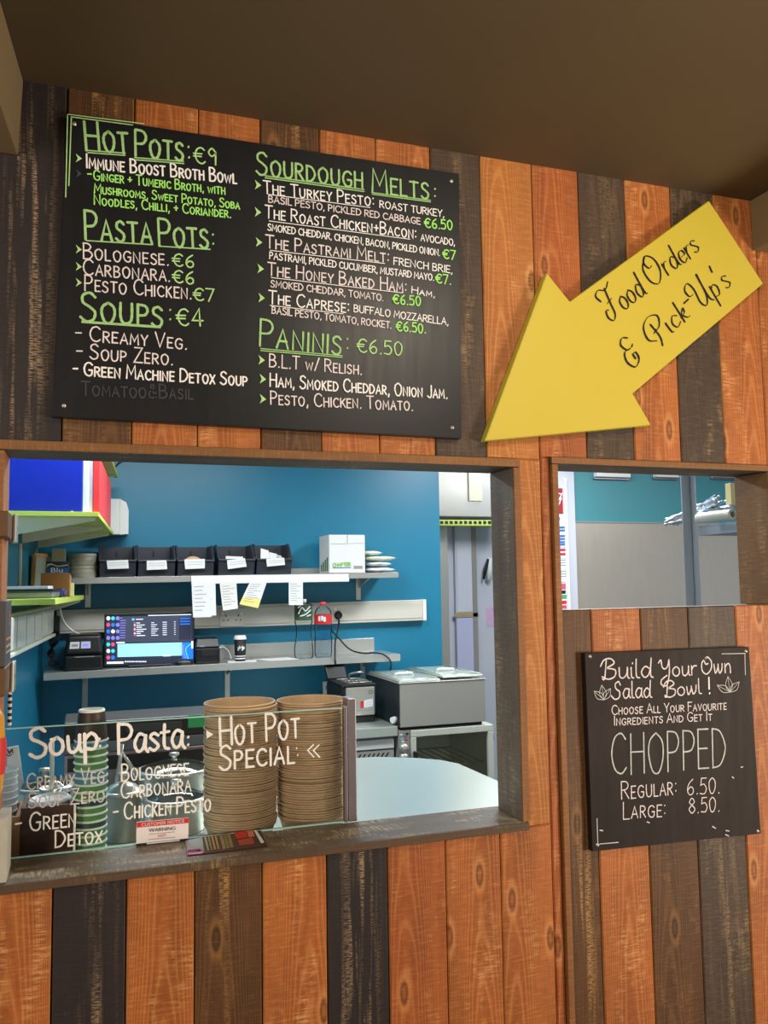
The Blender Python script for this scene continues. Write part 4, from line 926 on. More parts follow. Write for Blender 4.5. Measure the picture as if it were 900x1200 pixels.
for k, (a, b_, h, lab) in enumerate(((.03,.075,.058,'taller folded white paper sticking up in the right storage bin'),(.072,.125,.040,'folded white paper leaning in the middle of the right storage bin'),(.11,.155,.030,'shorter white paper at the right side of the right storage bin'))):
    simple('folded_paper', lambda m: m.hexa([(x0+a,2.955+k*.02,zf-.05),(x0+b_,2.955+k*.02,zf-.05),(x0+b_,2.962+k*.02,zf-.05),(x0+a,2.962+k*.02,zf-.05),(x0+a+.008,2.985+k*.02,zf+h),(x0+b_+.006,2.985+k*.02,zf+h-.012),(x0+b_+.006,2.992+k*.02,zf+h-.012),(x0+a+.008,2.992+k*.02,zf+h)], PAPER), lab, 'paper')

# tins
vt = at(97,676,3.0); zt0 = zsU(vt.x)+.001; rt = .071
for i, lab in enumerate(('lower of the two pale round tins beside the first bin', 'upper of the two pale round tins beside the first bin')):
    t = thing('round_tin', lab, 'tin', (vt.x, 3.0, zt0+i*.0615))
    b = MB(); b.lathe([(0,0),(rt-.001,0),(rt,.002),(rt,.043),(rt-.001,.044)], (vt.x,3.0,zt0+i*.0615), TINM, 36); obj('tin_body', b, t)
    b = MB(); b.lathe([(rt+.001,.0445),(rt+.0015,.0455),(rt+.0015,.058),(rt-.001,.060),(0,.0605)], (vt.x,3.0,zt0+i*.0615), mat('tin_lid_%s' % 'ab'[i],(182,178,160),.4), 36); obj('tin_lid', b, t)
    b = MB()
    for k in range(9):
        a = -PI/2-.75+k*.17; x = vt.x+(rt+.0004)*math.cos(a); y = 3.0+(rt+.0004)*math.sin(a)
        b.box(x-.004, x+.004, y-.0005, y+.0005, zt0+i*.0615+.02, zt0+i*.0615+.026, GREYP)
    obj('print', b, t, 'grey printed lettering')

# white carton and packets on the upper shelf
wb = thing('carton', 'white cardboard box with green lettering on the upper steel shelf', 'box', tuple(at(400,671,2.95)))
P = [at(386,670.5,2.94), at(428,670.5,2.94), at(428,626.8,2.94)]; zc = zsU(P[1].x)+.001; lft = at(375,668,3.12).x
b = MB(); pgx = [(P[0].x,2.94),(P[1].x,2.94),(P[1].x+.02,3.15),(lft-.0,3.13)]
b.prismz(pgx, zc, P[2].z, PAPER, .002); obj('carton_body', b, wb)
f = Face(wb, 2.9385); b = MB()
f.stroke(b, [(407,627),(407,636)], GREYP, .003); f.stroke(b, [(387.5,637.5),(427,636.5)], GREYP, .0015)
f.stroke(b, [(390,665.5),(411,665)], BLUEPR, .004); f.poly(b, [(414.5,666.5),(425,666.5),(425,663),(414.5,663)], GREYP); obj('print', b, wb, 'grey and blue printed marks')
f.line('CHAPTER', (390,664), (411,663), .018, GREENP, .005, 'flat', label='green lettering')
b = MB(); 
for k in range(4):
    t_ = .15+k*.2; xa = lerp(lft, P[0].x, t_); ya = lerp(3.13, 2.94, t_); xb_ = lerp(lft, P[0].x, t_+.13); yb_ = lerp(3.13, 2.94, t_+.13)
    b.face([(xa-.001,ya-.001,zc+.01),(xb_-.001,yb_-.001,zc+.01),(xb_-.001,yb_-.001,zc+.05+.012*k),(xa-.001,ya-.001,zc+.05+.012*k)], mat('dark_green_print',(70,120,60),.6))
obj('side_print', b, wb, 'green stripes on the side')
zz = zsU(at(447,670,3.0).x)+.001
rg = random.Random(4)
for i, (pa, pb, h, m, lab) in enumerate((((430,670),(464,670),.030,PAPER,'lowest white packet in the pile at the end of the upper shelf'), ((432,664),(460,664),.028,PAPER,'second white packet from the bottom of the pile beside the carton'), ((429,659),(466,659),.030,mat('pale_green_packet',(226,234,206),.6),'pale greenish white packet third in the pile beside the carton'), ((429,653),(449,653),.026,mat('cream_packet',(236,236,222),.6),'short cream packet on top of the pile beside the carton'))):
    xa, xb_ = at(*pa, 2.96).x, at(*pb, 2.96).x; b = MB(); bb = bmesh.new(); bmesh.ops.create_grid(bb, x_segments=10, y_segments=8, size=1)
    top = {}
    for k, sg in ((0,1),(1,-1)):
        for f_ in bb.faces:
            pts = []
            for v_ in (f_.verts if k == 0 else list(f_.verts)[::-1]):
                u_, w_ = v_.co.x, v_.co.y; th = (1-abs(u_)**4)*(1-abs(w_)**4); wob = .0035*math.sin(u_*6+i*2)+.003*math.sin(w_*7+i)
                pts.append((lerp(xa, xb_, (u_+1)/2), 3.05+w_*.10, zz+h/2+sg*(h/2*th)*.92+wob*(1-abs(u_))*.4+.0004))
            b.face(pts, m, True)
    bb.free(); bmesh.ops.remove_doubles(b.bm, verts=b.bm.verts[:], dist=.0004)
    tag(obj('paper_packet', b), lab, 'packet'); zz += h+.003

# ticket rail and receipts
tr = thing('ticket_rail', 'white ticket rail clipped to the front of the upper shelf', 'ticket rail', tuple(at(316,683,2.90)))
A3, B3 = at(224,675,2.905), at(408.5,672.6,2.905)
def railbox(y0, y1, d0, d1, m):
    b = MB(); b.hexa([(A3.x,y0,A3.z-d1),(B3.x,y0,B3.z-d1),(B3.x,y1,B3.z-d1),(A3.x,y1,A3.z-d1),(A3.x,y0,A3.z-d0),(B3.x,y0,B3.z-d0),(B3.x,y1,B3.z-d0),(A3.x,y1,A3.z-d0)], m, .002); return b
obj('rail_body', railbox(2.905, 2.9192, 0, .028, WHITEP), tr); obj('rail_lip', railbox(2.896, 2.9045, .020, .042, WHITEP), tr)
def sheet(name, pts, Y, m, label, cat, lines=6, lower=None):
    r = thing(name, label, cat, tuple(at((pts[2][0]+pts[3][0])/2, pts[2][1], Y))); b = MB(); V = [at(*p, Y) for p in pts]; n = 6
    P4 = lambda u, w_: V[0]*(1-u)*(1-w_)+V[1]*u*(1-w_)+V[2]*u*w_+V[3]*(1-u)*w_
    bend = lambda w_: Vector((0, -.012*w_*w_, 0))
    for dy in (0, .0006):
        for k in range(n):
            q4 = [P4(0,k/n)+bend(k/n), P4(1,k/n)+bend(k/n), P4(1,(k+1)/n)+bend((k+1)/n), P4(0,(k+1)/n)+bend((k+1)/n)]
            b.face([tuple(v_+Vector((0,dy,0))) for v_ in (q4 if dy == 0 else q4[::-1])], lower if lower and k >= n*.55 else m, True)
    obj('sheet', b, r); b = MB(); rg = random.Random(lines)
    for k in range(lines):
        w_ = .1+.8*k/lines; u0, u1 = .12, rg.uniform(.5, .9); dv = .018; off = Vector((0,-.0008,0))
        b.face([tuple(P4(u, ww)+bend(ww)+off) for u, ww in ((u0,w_),(u1,w_),(u1,w_+dv),(u0,w_+dv))], GREYP)
    obj('print', b, r, 'grey printed lines'); return r
sheet('receipt', [(239,683.5),(252.5,682.5),(253,721),(240,722)], 2.893, PAPER, 'white order slip half hidden behind the largest slip on the rail', 'receipt', 4)
sheet('receipt', [(224.5,683.5),(247,682),(247.5,723),(226,723.5)], 2.890, PAPER, 'largest white order slip at the left end of the ticket rail', 'receipt', 7)
sheet('receipt', [(257.5,684),(277,682.5),(278.5,713),(261,715.5)], 2.890, mat('grey_white_paper',(222,222,216),.8), 'narrow greyish order slip second along the ticket rail', 'receipt', 8)
sheet('receipt', [(293,682),(313,681.5),(302,712.5),(280,708)], 2.890, PAPER, 'tilted order slip with a yellow lower half on the ticket rail', 'receipt', 9, YPAPER)
sheet('receipt', [(338.5,681.5),(355,681),(354.5,709),(338,709)], 2.890, PAPER, 'white order slip at the right of the rail above the water bottle', 'receipt', 8)

# ------------------------------------------------------------------ lower shelf: monitor, printers, cup, bottles
mon = thing('monitor', 'widescreen computer monitor switched on, on the lower steel shelf', 'monitor', tuple(at(175,782,3.0)))
MY = 2.985; V = [at(*p, MY) for p in ((121.5,782),(228,777),(228,716.5),(122.5,719.5))]
V[0].z = max(V[0].z, zsL(V[0].x)+.012)
b = MB(); b.hexa([tuple(V[0]),tuple(V[1]),(V[1].x,MY+.03,V[1].z),(V[0].x,MY+.03,V[0].z),tuple(V[3]),tuple(V[2]),(V[2].x,MY+.03,V[2].z),(V[3].x,MY+.03,V[3].z)], BLACKP, .003); obj('casing', b, mon)
xm = (V[0].x+V[1].x)/2
b = MB(); b.box(xm-.03, xm+.03, MY+.031, MY+.06, zsL(xm)+.012, zsL(xm)+.22, BLACKP, .003); b.box(xm-.11, xm+.11, MY-.04, MY+.12, zsL(xm)+.0038, zsL(xm)+.0115, BLACKP, .003); obj('stand', b, mon)
f = Face(mon, MY-.0006); q = z(6.923, 110, 700); G = lambda n, rgb, e=.9: mat(n, rgb, .5, emit=e, var=.03)
S_D, S_M, S_LB, S_W, S_B, S_P, S_T, S_VB = G('screen_slate',(62,66,86),.6), G('screen_dark',(38,42,62),.6), G('screen_light_blue',(150,222,240),.8), G('screen_white',(225,232,245)), G('screen_blue',(30,110,220)), G('screen_pink',(210,70,110)), G('screen_teal',(60,190,200)), G('screen_violet',(120,120,210))
def pq(b, x0, y0, x1, y1, m): f.poly(b, [q(x0, y0+(x1-x0)*.012), q(x1, y1*0+y0-(x1-x0)*.012), q(x1, y1-(x1-x0)*.012), q(x0, y1+(x1-x0)*.012)], m)
b = MB(); pq(b, 98, 148, 808, 538, S_M); scr = obj('screen', b, mon, 'glowing screen with dark window')
OFF[scr] = OFF[mon]; f.p = scr
b = MB(); pq(b, 205, 150, 790, 360, S_D); pq(b, 690, 165, 785, 345, S_M)
for y in (168, 190, 212): pq(b, 698, y, 782, y+9, S_B)
for i in range(7):
    y = 205+i*17
    pq(b, 345, y, 375+((i*37)%60), y+6, S_W); pq(b, 325, y-3, 337, y+8, S_W if i % 2 else S_P); pq(b, 465, y-2, 490+((i*23)%35), y+3, S_W); pq(b, 558, y-6, 592, y-1, S_W); pq(b, 650, y-8, 664, y-4, S_W)
for i in range(9): pq(b, 212, 165+i*20, 232+((i*29)%30), 171+i*20, S_VB)
pq(b, 440, 140, 790, 146, S_W); pq(b, 308, 170, 330, 188, S_T); pq(b, 342, 175, 400, 181, S_W); obj('window_list', b, scr, 'dark window with list of files')
b = MB(); pq(b, 192, 372, 715, 478, S_LB); pq(b, 182, 362, 250, 372, S_W); obj('note_window', b, scr, 'pale blue window')
b = MB(); pq(b, 716, 365, 806, 500, S_B); f.stroke(b, [q(790,375), q(745,420), q(765,500)], S_T, .006, True); f.stroke(b, [q(730,390), q(725,440), q(745,500)], S_VB, .006, True); pq(b, 790, 355, 806, 415, S_W); obj('wallpaper', b, scr, 'blue swirl wallpaper')
b = MB(); pq(b, 105, 522, 240, 538, S_W)
for i in range(10): pq(b, 250+i*18, 516, 262+i*18, 526, S_W)
pq(b, 560, 468, 620, 478, S_W); obj('taskbar', b, scr, 'white taskbar')
b = MB()
for r_ in range(7):
    for c_ in range(3 if r_ < 4 else 2):
        cx, cy = 117+c_*38, 170+r_*53; m = (S_W,S_B,S_T,S_P,S_VB)[(r_*3+c_*2+(r_*c_)) % 5]
        f.poly(b, [q(cx+16*math.cos(k*PI/4), cy+17*math.sin(k*PI/4)) for k in range(8)], m)
obj('desktop_icon', b, scr, 'column of coloured desktop icons')

lp = thing('label_printer', 'bulky black label printer with two small stickers left of the monitor', 'printer', tuple(at(97,787,2.92)))
LY = 2.93; X0, X1 = at(74.5,785,LY).x, at(120.5,785,LY).x; zb6 = max(zsL(X0), zsL(X1))+.001; zt6 = at(97,743.5,LY+.05).z
b = MB(); b.hexa([(X0,LY,zb6),(X1,LY,zb6),(X1,LY+.2,zb6),(X0,LY+.2,zb6),(X0+.004,LY,lerp(zb6,zt6,.42)),(X1-.004,LY,lerp(zb6,zt6,.42)),(X1-.004,LY+.2,lerp(zb6,zt6,.42)),(X0+.004,LY+.2,lerp(zb6,zt6,.42))], BLACKP, .010, seg=3); obj('base', b, lp)
b = MB(); b.hexa([(X0,LY-.002,lerp(zb6,zt6,.43)),(X1,LY-.002,lerp(zb6,zt6,.43)),(X1,LY+.2,lerp(zb6,zt6,.43)),(X0,LY+.2,lerp(zb6,zt6,.43)),(X0+.014,LY+.016,zt6),(X1-.010,LY+.016,zt6),(X1-.012,LY+.2,zt6),(X0+.02,LY+.2,zt6)], BLACKP, .016, seg=3); obj('lid', b, lp)
b = MB(); b.box(X0+.05, X1-.04, LY-.0035, LY-.0005, lerp(zb6,zt6,.365), lerp(zb6,zt6,.39), GREYP, .0006); obj('paper_slot', b, lp, 'pale paper slot')
def tilted(u0, u1, w0, w1, d=.0012):
    f_ = lambda u, w_: (lerp(lerp(X0,X0+.014,w_), lerp(X1,X1-.010,w_), u), lerp(LY-.002, LY+.016, w_)-d-.0004, lerp(lerp(zb6,zt6,.43), zt6, w_)+d*.4)
    return [f_(u0,w0), f_(u1,w0), f_(u1,w1), f_(u0,w1)]
for a_, m in (((.12,.38,.32,.66),PAPER),((.42,.68,.32,.66),mat('lilac_sticker',(206,206,232),.6))):
    b = MB(); b.face(tilted(*a_), m); b.face(tilted(a_[0]+.05,a_[1]-.05,a_[2]+.1,a_[3]-.12,.0020), GREYP if m is PAPER else S_VB); obj('sticker', b, lp, 'small pale sticker')
rp = thing('receipt_printer', 'small black cube receipt printer between the monitor and the cup', 'printer', tuple(at(246,778,2.93)))
X0, X1 = at(229.5,776,2.94).x, at(258,776,2.94).x; zb7 = max(zsL(X0), zsL(X1))+.001; zt7 = at(245,748,2.94).z
b = MB(); b.box(X0, X1, 2.94, 3.08, zb7, lerp(zb7,zt7,.62), BLACKP, .008, seg=3); obj('base', b, rp)
b = MB(); b.hexa([(X0,2.943,lerp(zb7,zt7,.63)),(X1,2.943,lerp(zb7,zt7,.63)),(X1,3.08,lerp(zb7,zt7,.63)),(X0,3.08,lerp(zb7,zt7,.63)),(X0+.006,2.965,zt7),(X1-.006,2.965,zt7),(X1-.006,3.08,zt7),(X0+.006,3.08,zt7)], BLACKP, .006, seg=3); obj('lid', b, rp)
b = MB(); b.box(X0+.03, X1-.022, 2.9375, 2.9395, lerp(zb7,zt7,.30), lerp(zb7,zt7,.52), BLKF, .001); obj('slot', b, rp)
b = MB(); b.box(X0+.02, X0+.045, 2.9405, 2.943, lerp(zb7,zt7,.66), lerp(zb7,zt7,.72), GREYP, .0005); obj('badge', b, rp, 'grey badge')
vx = at(282,775,3.0)
simple('printer_cable', lambda b: b.tube(smooth_path([(X1+.001,3.02,zb7+.07),(X1+.03,3.03,zb7+.075),(X1+.06,3.04,zb7+.05),(X1+.075,3.05,zb7+.010)]), .003, WHITEP, 8), 'thin white cable from the receipt printer to the shelf', 'cable')
ms = thing('computer_mouse', 'black computer mouse in front of the right corner of the monitor', 'mouse', tuple(at(215,781,2.93)))
v = at(215.5,779.5,2.93); b = MB(); b.lathe([(0,0),(.034,0),(.036,.006),(.030,.020),(.016,.029),(0,.031)], (v.x,2.94,zsL(v.x)+.001), BLACKP, 24, squash=(1.35,.9)); obj('mouse_shell', b, ms)
b = MB(); b.tube([(v.x-.03,2.917,zsL(v.x)+.017),(v.x,2.912,zsL(v.x)+.022),(v.x+.03,2.917,zsL(v.x)+.017)], .0025, GREYP, 8); obj('trim_strip', b, ms, 'grey trim strip')
cu_ = thing('coffee_cup', 'black takeaway coffee cup with white lid right of the receipt printer', 'cup', tuple(at(281.5,773,2.98)))
v = at(281.5,773,2.98); z8 = zsL(v.x)+.0022; h8 = at(281.5,744.5,2.98).z-z8; r8 = (at(289,760,2.98).x-at(274.5,760,2.98).x)/2
b = MB(); b.lathe([(0,0),(r8*.80,0),(r8*.84,.002),(r8*.98,h8*.84),(0,h8*.84)], (v.x,2.98,z8), BLKF, 28); obj('cup_body', b, cu_)
b = MB(); b.lathe([(r8*1.02,h8*.845),(r8*1.04,h8*.87),(r8*.98,h8*.90),(r8*.90,h8*.985),(r8*.8,h8),(0,h8*.97)], (v.x,2.98,z8), WHITEP, 28); obj('lid', b, cu_, 'white plastic lid')
b = MB(); b.lathe([(r8*.86,h8*.08),(r8*.875,h8*.13)], (v.x,2.98,z8), PAPER, 28); b.lathe([(r8*.89,h8*.18),(r8*.90,h8*.22)], (v.x,2.98,z8), PAPER, 28)
for k in range(5): b.box(v.x-.018+k*.007, v.x-.014+k*.008, 2.98-r8*.965, 2.98-r8*.94, z8+h8*(.42+.05*(k%3)), z8+h8*(.56+.04*(k%2)), PAPER)
obj('print', b, cu_, 'white bands and lettering')
simple('paper_napkin', lambda b: b.hexa([(v.x-.075,2.915,zsL(v.x)+.0004),(v.x+.075,2.91,zsL(v.x)+.0006),(v.x+.09,3.02,zsL(v.x)+.0006),(v.x-.06,3.03,zsL(v.x)+.0004),(v.x-.075,2.915,zsL(v.x)+.0016),(v.x+.075,2.91,zsL(v.x)+.0018),(v.x+.09,3.02,zsL(v.x)+.0018),(v.x-.06,3.03,zsL(v.x)+.0016)], PAPER), 'white paper napkin under the coffee cup', 'napkin')
v1, v2 = at(308,776,2.92), at(350,774,2.92)
simple('paper_sheet', lambda b: b.hexa([(v1.x+.03,2.905,zsL(v1.x+.03)+.0006),(v2.x,2.905,zsL(v2.x)+.0006),(v2.x-.03,3.06,zsL(v2.x)+.0006),(v1.x-.03,3.05,zsL(v1.x)+.0006),(v1.x+.03,2.905,zsL(v1.x+.03)+.0016),(v2.x,2.905,zsL(v2.x)+.0016),(v2.x-.03,3.06,zsL(v2.x)+.0016),(v1.x-.03,3.05,zsL(v1.x)+.0016)], PAPER), 'loose white sheet lying on the lower shelf left of the bottles', 'paper')

def bottle(px, pyb, pyt, rw, Y, prof, m, cap, labels, label, contents=None):
    v = at(px, pyb, Y); zb_ = zsL(v.x)+.001; h = at(px, pyt, Y).z-zb_; t = thing('drinks_bottle', label, 'bottle', (v.x, Y, zb_))
    b = MB(); b.lathe([(r*rw, k*h) for r, k in prof], (v.x,Y,zb_), m, 36); obj('bottle_body', b, t)
    b = MB(); rc = rw*.33; b.lathe([(rc*.95,h*.945),(rc,h*.95),(rc,h*.995),(rc*.9,h),(0,h)], (v.x,Y,zb_), cap, 24); obj('cap', b, t, 'screw cap')
    for k0, k1, rr, mm, nm in labels:
        b = MB(); b.lathe([(rr*rw,k0*h),(rr*rw,k1*h)], (v.x,Y,zb_), mm, 36); l = obj('label_wrap', b, t, nm)
    return t, v, zb_, h
rw_w = (at(367,740,2.97).x-at(356.2,740,2.97).x)*.97
gl_ = mat('water_label',(60,88,62),.5,var=.7,scale=60)
t, v, zb_, h = bottle(356, 770.5, 702, at(367,740,2.97).x-at(356.2,740,2.97).x, 2.97, [(0,.01),(.82,0),(.98,.02),(1.02,.06),(1.0,.20),(.84,.32),(.78,.48),(.84,.56),(.95,.60),(.95,.66),(.95,.90),(.8,.915),(.35,.94),(.32,.96)], CLEARP, WHITEP, [(.64,.89,.965,gl_,'green and white label')], 'clear water bottle with dark green label on the lower shelf')
b = MB(); f = Face(t, v.y-rw_w-.001)
for p in ([(350,719),(354,712),(358,716),(363,711)], [(352,722),(358,720),(364,715)], [(349.5,712),(352,710.5)], [(360,722),(364,720.5)]): f.stroke(b, [tuple(a_) for a_ in p], PAPER, .006, True)
obj('label_print', b, t, 'white swirls')
t, v, zb_, h = bottle(379, 771, 705.5, at(389,740,2.97).x-at(379,740,2.97).x, 2.97, [(0,.02),(.75,0),(.95,.02),(1.0,.07),(1.0,.36),(.92,.40),(1.0,.46),(.95,.54),(.98,.60),(1.0,.64),(1.0,.77),(.92,.83),(.7,.885),(.36,.93),(.32,.95)], BLUEP, RED, [(.60,.775,1.012,REDPR,'red label')], 'clear cola bottle with red cap and red label on the lower shelf')
rw_ = at(389,740,2.97).x-at(379,740,2.97).x
b = MB()
for a0, k, wd in ((-.9,.70,.014),(-.62,.71,.012),(-.35,.69,.014)):
    a = -PI/2+a0+.25; b.box(v.x+rw_*1.03*math.cos(a)-wd/2, v.x+rw_*1.03*math.cos(a)+wd/2, 2.97+rw_*1.03*math.sin(a)-.002, 2.97+rw_*1.03*math.sin(a)+.001, zb_+h*(k-.045), zb_+h*(k+.045), PAPER, .003)
obj('label_print', b, t, 'white lettering')

# ------------------------------------------------------------------ left wall: lime shelves and what they carry
SL = .0734
def lshelf(name, label, far_px, zc_, Y0, Y1, th, brY, upright=None):
    far = at(*far_px, Y1); zt = far.z if zc_ is None else zc_
    fx = lambda y: far.x-SL*(Y1-y); wx = lambda y: LX(y)+.0008
    r = thing(name, label, 'shelf', ((fx(Y0)+wx(Y0))/2, (Y0+Y1)/2, zt))
    b = MB(); b.prismz([(wx(Y0),Y0),(fx(Y0),Y0),(fx(Y1),Y1),(wx(Y1),Y1)], zt, zt+th, LIME, .0015); obj('shelf_board', b, r)
    for y in brY:
        b = MB(); a, c_ = wx(y)+.009, fx(y)-.015
        for yy, sg in ((y,-1),(y+.018,1)):
            b.face([(a,yy,zt-.0005),(c_,yy,zt-.0005),(c_,yy,zt-.012),(a,yy,zt-.075)][::sg], BRKT)
        b.face([(a,y,zt-.075),(c_,y,zt-.012),(c_,y+.018,zt-.012),(a,y+.018,zt-.075)], BRKT); b.face([(c_,y,zt-.0005),(c_,y+.018,zt-.0005),(c_,y+.018,zt-.012),(c_,y,zt-.012)], BRKT); obj('bracket', b, r)
    return r, fx, wx, zt
s1, fx1, wx1, zl1 = lshelf('lime_shelf', 'upper lime edged shelf on the left wall carrying the folders', (133,627), None, 1.82, 3.02, .018, (1.86,2.35,2.85))
s2, fx2, wx2, zl2 = lshelf('lime_shelf', 'lower lime edged shelf on the left wall carrying papers and the box', (98.5,702.5), None, 1.72, 3.02, .022, (2.99,))
lshelf('lime_shelf', 'topmost lime edged shelf whose corner shows above the red folder', (138,560), None, 1.9, 3.02, .018, (2.9,))
for y in (2.33, 2.83):
    b = MB(); b.box(LX(y)+.001, LX(y)+.011, y-.002, y+.026, zl2+.023, zl1-.078, BRKT, .001); tag(obj('wall_upright', b), 'cream slotted wall upright between the lime shelves, %s' % ('nearer one' if y < 2.5 else 'farther one by the picture frame'), 'upright')
# folders
ztop = zl1+.0185
bf = thing('box_file', 'big blue box file at the front end of the upper lime shelf', 'file', (-.1, 1.95, ztop))
xr = at(96,600,1.84).x; h_ = .215
b = MB(); b.box(wx1(1.9)+.02, xr, 1.84, 1.93, ztop, ztop+h_, BLUE, .002); obj('cover', b, bf)
b = MB(); v = at(84.5,600,1.838); b.lathe([(0,-.001),(.005,-.001),(.003,.0015),(0,.0015)], (v.x,1.8385,v.z), SCREW, 12, axis='Y'); obj('stud', b, bf, 'silver stud')
xa, xb_ = xr+.0015, at(108.6,600,1.85).x
cw = thing('plastic_wallets', 'clear and white plastic wallets standing between the blue and red folders', 'file', ((xa+xb_)/2, 1.9, ztop))
for k in range(3):
    u0, u1 = lerp(xa, xb_, k/3)+.0005, lerp(xa, xb_, (k+1)/3)-.0005; b = MB()
    b.box(u0, u1, 1.85+.004*k, 2.10, ztop, ztop+.212-.004*k, (mat('pale_blue_wallet',(206,224,234),.3,var=.12), mat('white_wallet',(232,234,236),.3), mat('lilac_wallet',(220,210,230),.3))[k], .001); obj('wallet', b, cw)
rb = thing('ring_binder', 'red ring binder at the front edge of the upper lime shelf', 'file', (xb_, 2.2, ztop))
ye = 2.72; b = MB(); b.hexa([(xb_+.001,1.85,ztop),(fx1(1.85)+.000,1.85,ztop),(fx1(ye),ye,ztop),(fx1(ye)-.04,ye,ztop),(xb_+.001,1.85,ztop+.215),(fx1(1.85),1.85,ztop+.215),(fx1(ye),ye,ztop+.215),(fx1(ye)-.04,ye,ztop+.215)], RED, .0015); obj('cover', b, rb)
b = MB(); b.box(fx1(ye)-.035, fx1(ye)-.004, ye+.0005, ye+.006, ztop+.002, ztop+.21, PAPER, .001); obj('pages', b, rb, 'white page edges')
# white dispenser on the back wall
dp = thing('wall_dispenser', 'white wall mounted dispenser in the corner above the tins', 'dispenser', tuple(at(135,627,3.1)))
DY = 3.06; P0, P1 = at(112,584,DY), at(150.5,626.5,DY)
b = MB(); b.hexa([(P0.x,DY,P1.z),(P1.x-.045,DY,P1.z),(P1.x-.045,YB-.0008,P1.z),(P0.x,YB-.0008,P1.z),(P0.x,DY,P0.z),(P1.x-.045,DY,P0.z),(P1.x-.045,YB-.0008,P0.z),(P0.x,YB-.0008,P0.z)], WHITEP, .004)
obj('front_cover', b, dp)
b = MB(); b.prism([(P1.x-.0445,P1.z),(P1.x,P1.z+.004),(P1.x,P0.z-.06),(P1.x-.012,P0.z-.018),(P1.x-.0445,P0.z)], DY+.001, YB-.0008, WHITEP); obj('side_cover', b, dp)
simple('wall_cable', lambda b: b.tube(smooth_path([at(133,549,3.19), at(139,543,3.19), at(146,538,3.19), at(156,520,3.19)]), .004, BLKF, 8), 'short black cable running up the teal wall near the top lime shelf', 'cable')

# things on the lower lime shelf
zt2 = zl2+.0225; q = z(6.923, 0, 620)
LYs = 1.95
pf = thing('picture_frame', 'small pale wooden picture frame leaning on the left wall', 'picture frame', tuple(at(46,688,2.62)))
V = [at(*q(*p), 2.62) for p in ((262,466),(335,466),(392,205),(280,196))]
V = [at(37.5,687,2.62), at(50,687,2.72), at(57,650,2.74), at(40.5,648.5,2.62)]
for v in V[:2]: v.z = zt2+.001
def framebar(a, c_, wdt, m, nm, d=.02):
    b = MB(); n = Vector((0,-1,0)); up_ = (c_-a).normalized(); sd = up_.cross(n).normalized()*wdt/2
    b.hexa([tuple(p) for p in (a-sd, a+sd, a+sd+Vector((0,d,0)), a-sd+Vector((0,d,0)), c_-sd, c_+sd, c_+sd+Vector((0,d,0)), c_-sd+Vector((0,d,0)))], m, .001); obj(nm, b, pf)
for a, c_ in ((0,3),(1,2),(3,2),(0,1)): framebar(V[a]+Vector((0,0,.012 if a < 2 else -.006)), V[c_]+Vector((0,0,-.006 if c_ > 1 else .012)), .018, PINE, 'frame_bar')
b = MB(); b.face([tuple(p+Vector((0,.012,0))) for p in V], mat('picture_card',(150,156,146),.5)); obj('picture', b, pf, 'grey green picture')
def stand_box(name, pxl, pxr, pt, Y, d, m, label, cat, wedge=0):
    x0, x1 = at(pxl, 690, Y).x, at(pxr, 690, Y).x; r = thing(name, label, cat, ((x0+x1)/2, Y+d/2, zt2)); b = MB()
    b.box(x0, x1, Y, Y+d, zt2+.001, at((pxl+pxr)/2, pt, Y).z, m, .0015); obj('body', b, r); return r, x0, x1
r, x0, x1 = stand_box('cardboard_box', 47.5, 81.5, 671.5, 2.30, .12, BROWNB, 'open brown cardboard box on the lower lime shelf', 'box')
b = MB(); zt9 = at(65,671.5,2.30).z; b.box(x0+.002, x1-.002, 2.2985, 2.2998, zt2+.002, zt2+.022, mat('brown_card_dark',(120,78,34),.7)); b.box(x1+.0004, x1+.004, 2.305, 2.41, zt2+.004, zt9-.01, KRAFT2); obj('flap', b, r)  # darker brown strip along the bottom of the front, and the side flap
r, x0, x1 = stand_box('blue_carton', 53.5, 80, 658, 2.43, .05, mat('navy_card',(22,40,64),.5), 'navy and blue carton with cream wave behind the brown cardboard box', 'box')
zt9 = at(66,658,2.43).z; b = MB(); b.box(x0, x1, 2.4288, 2.4297, zt2+.005, zt9-.028, mat('blu_blue',(20,84,140),.5), .0001)
f = Face(r, 2.4284); f.stroke(b, [(53.8,664.5),(60,661.5),(68,663.5),(79.5,662)], mat('blu_cream',(206,196,150),.5), .004, True); f.stroke(b, [(55,661.8),(61,660.5)], PAPER, .003); obj('print', b, r, 'blue panel with cream wave')
v = at(58.8,670.8,2.4282); text3d('Blu', .030, PAPER, r, (v.x, 2.4278, v.z), (1,0,0), (0,0,1), at(73.5,670,2.43).x-v.x, 'lettering', 'white lettering')
r, x0, x1 = stand_box('grey_box', 60, 76, 643, 2.72, .10, mat('grey_beige_card',(158,146,124),.7), 'grey beige upright box standing behind the blue carton', 'box')
r, x0, x1 = stand_box('note_block', 82.2, 86.8, 683, 2.31, .03, mat('pale_yellow_notes',(226,226,150),.7), 'small pale yellow note block beside the brown box', 'notes')
def lay_flat(name, corners, z0, z1, m, label, cat, bev=.002, g=None):
    mb = MB(); b4 = [on(*c_, z0) if False else c_ for c_ in corners]
    mb.prismz([(c_[0],c_[1]) for c_ in corners], z0, z1, m, bev); o = obj(name, mb); tag(o, label, cat, g); return o
w2 = lambda y, k: lerp(wx2(y), fx2(y), k)
lay_flat('laptop', [(w2(1.80,.02),1.80),(w2(1.80,.90),1.80),(w2(2.08,.90),2.08),(w2(2.08,.02),2.08)], zt2+.0005, zt2+.026, mat('grey_plastic_case',(120,124,130),.4), 'closed grey laptop lying on the lower lime shelf', 'laptop', .005)
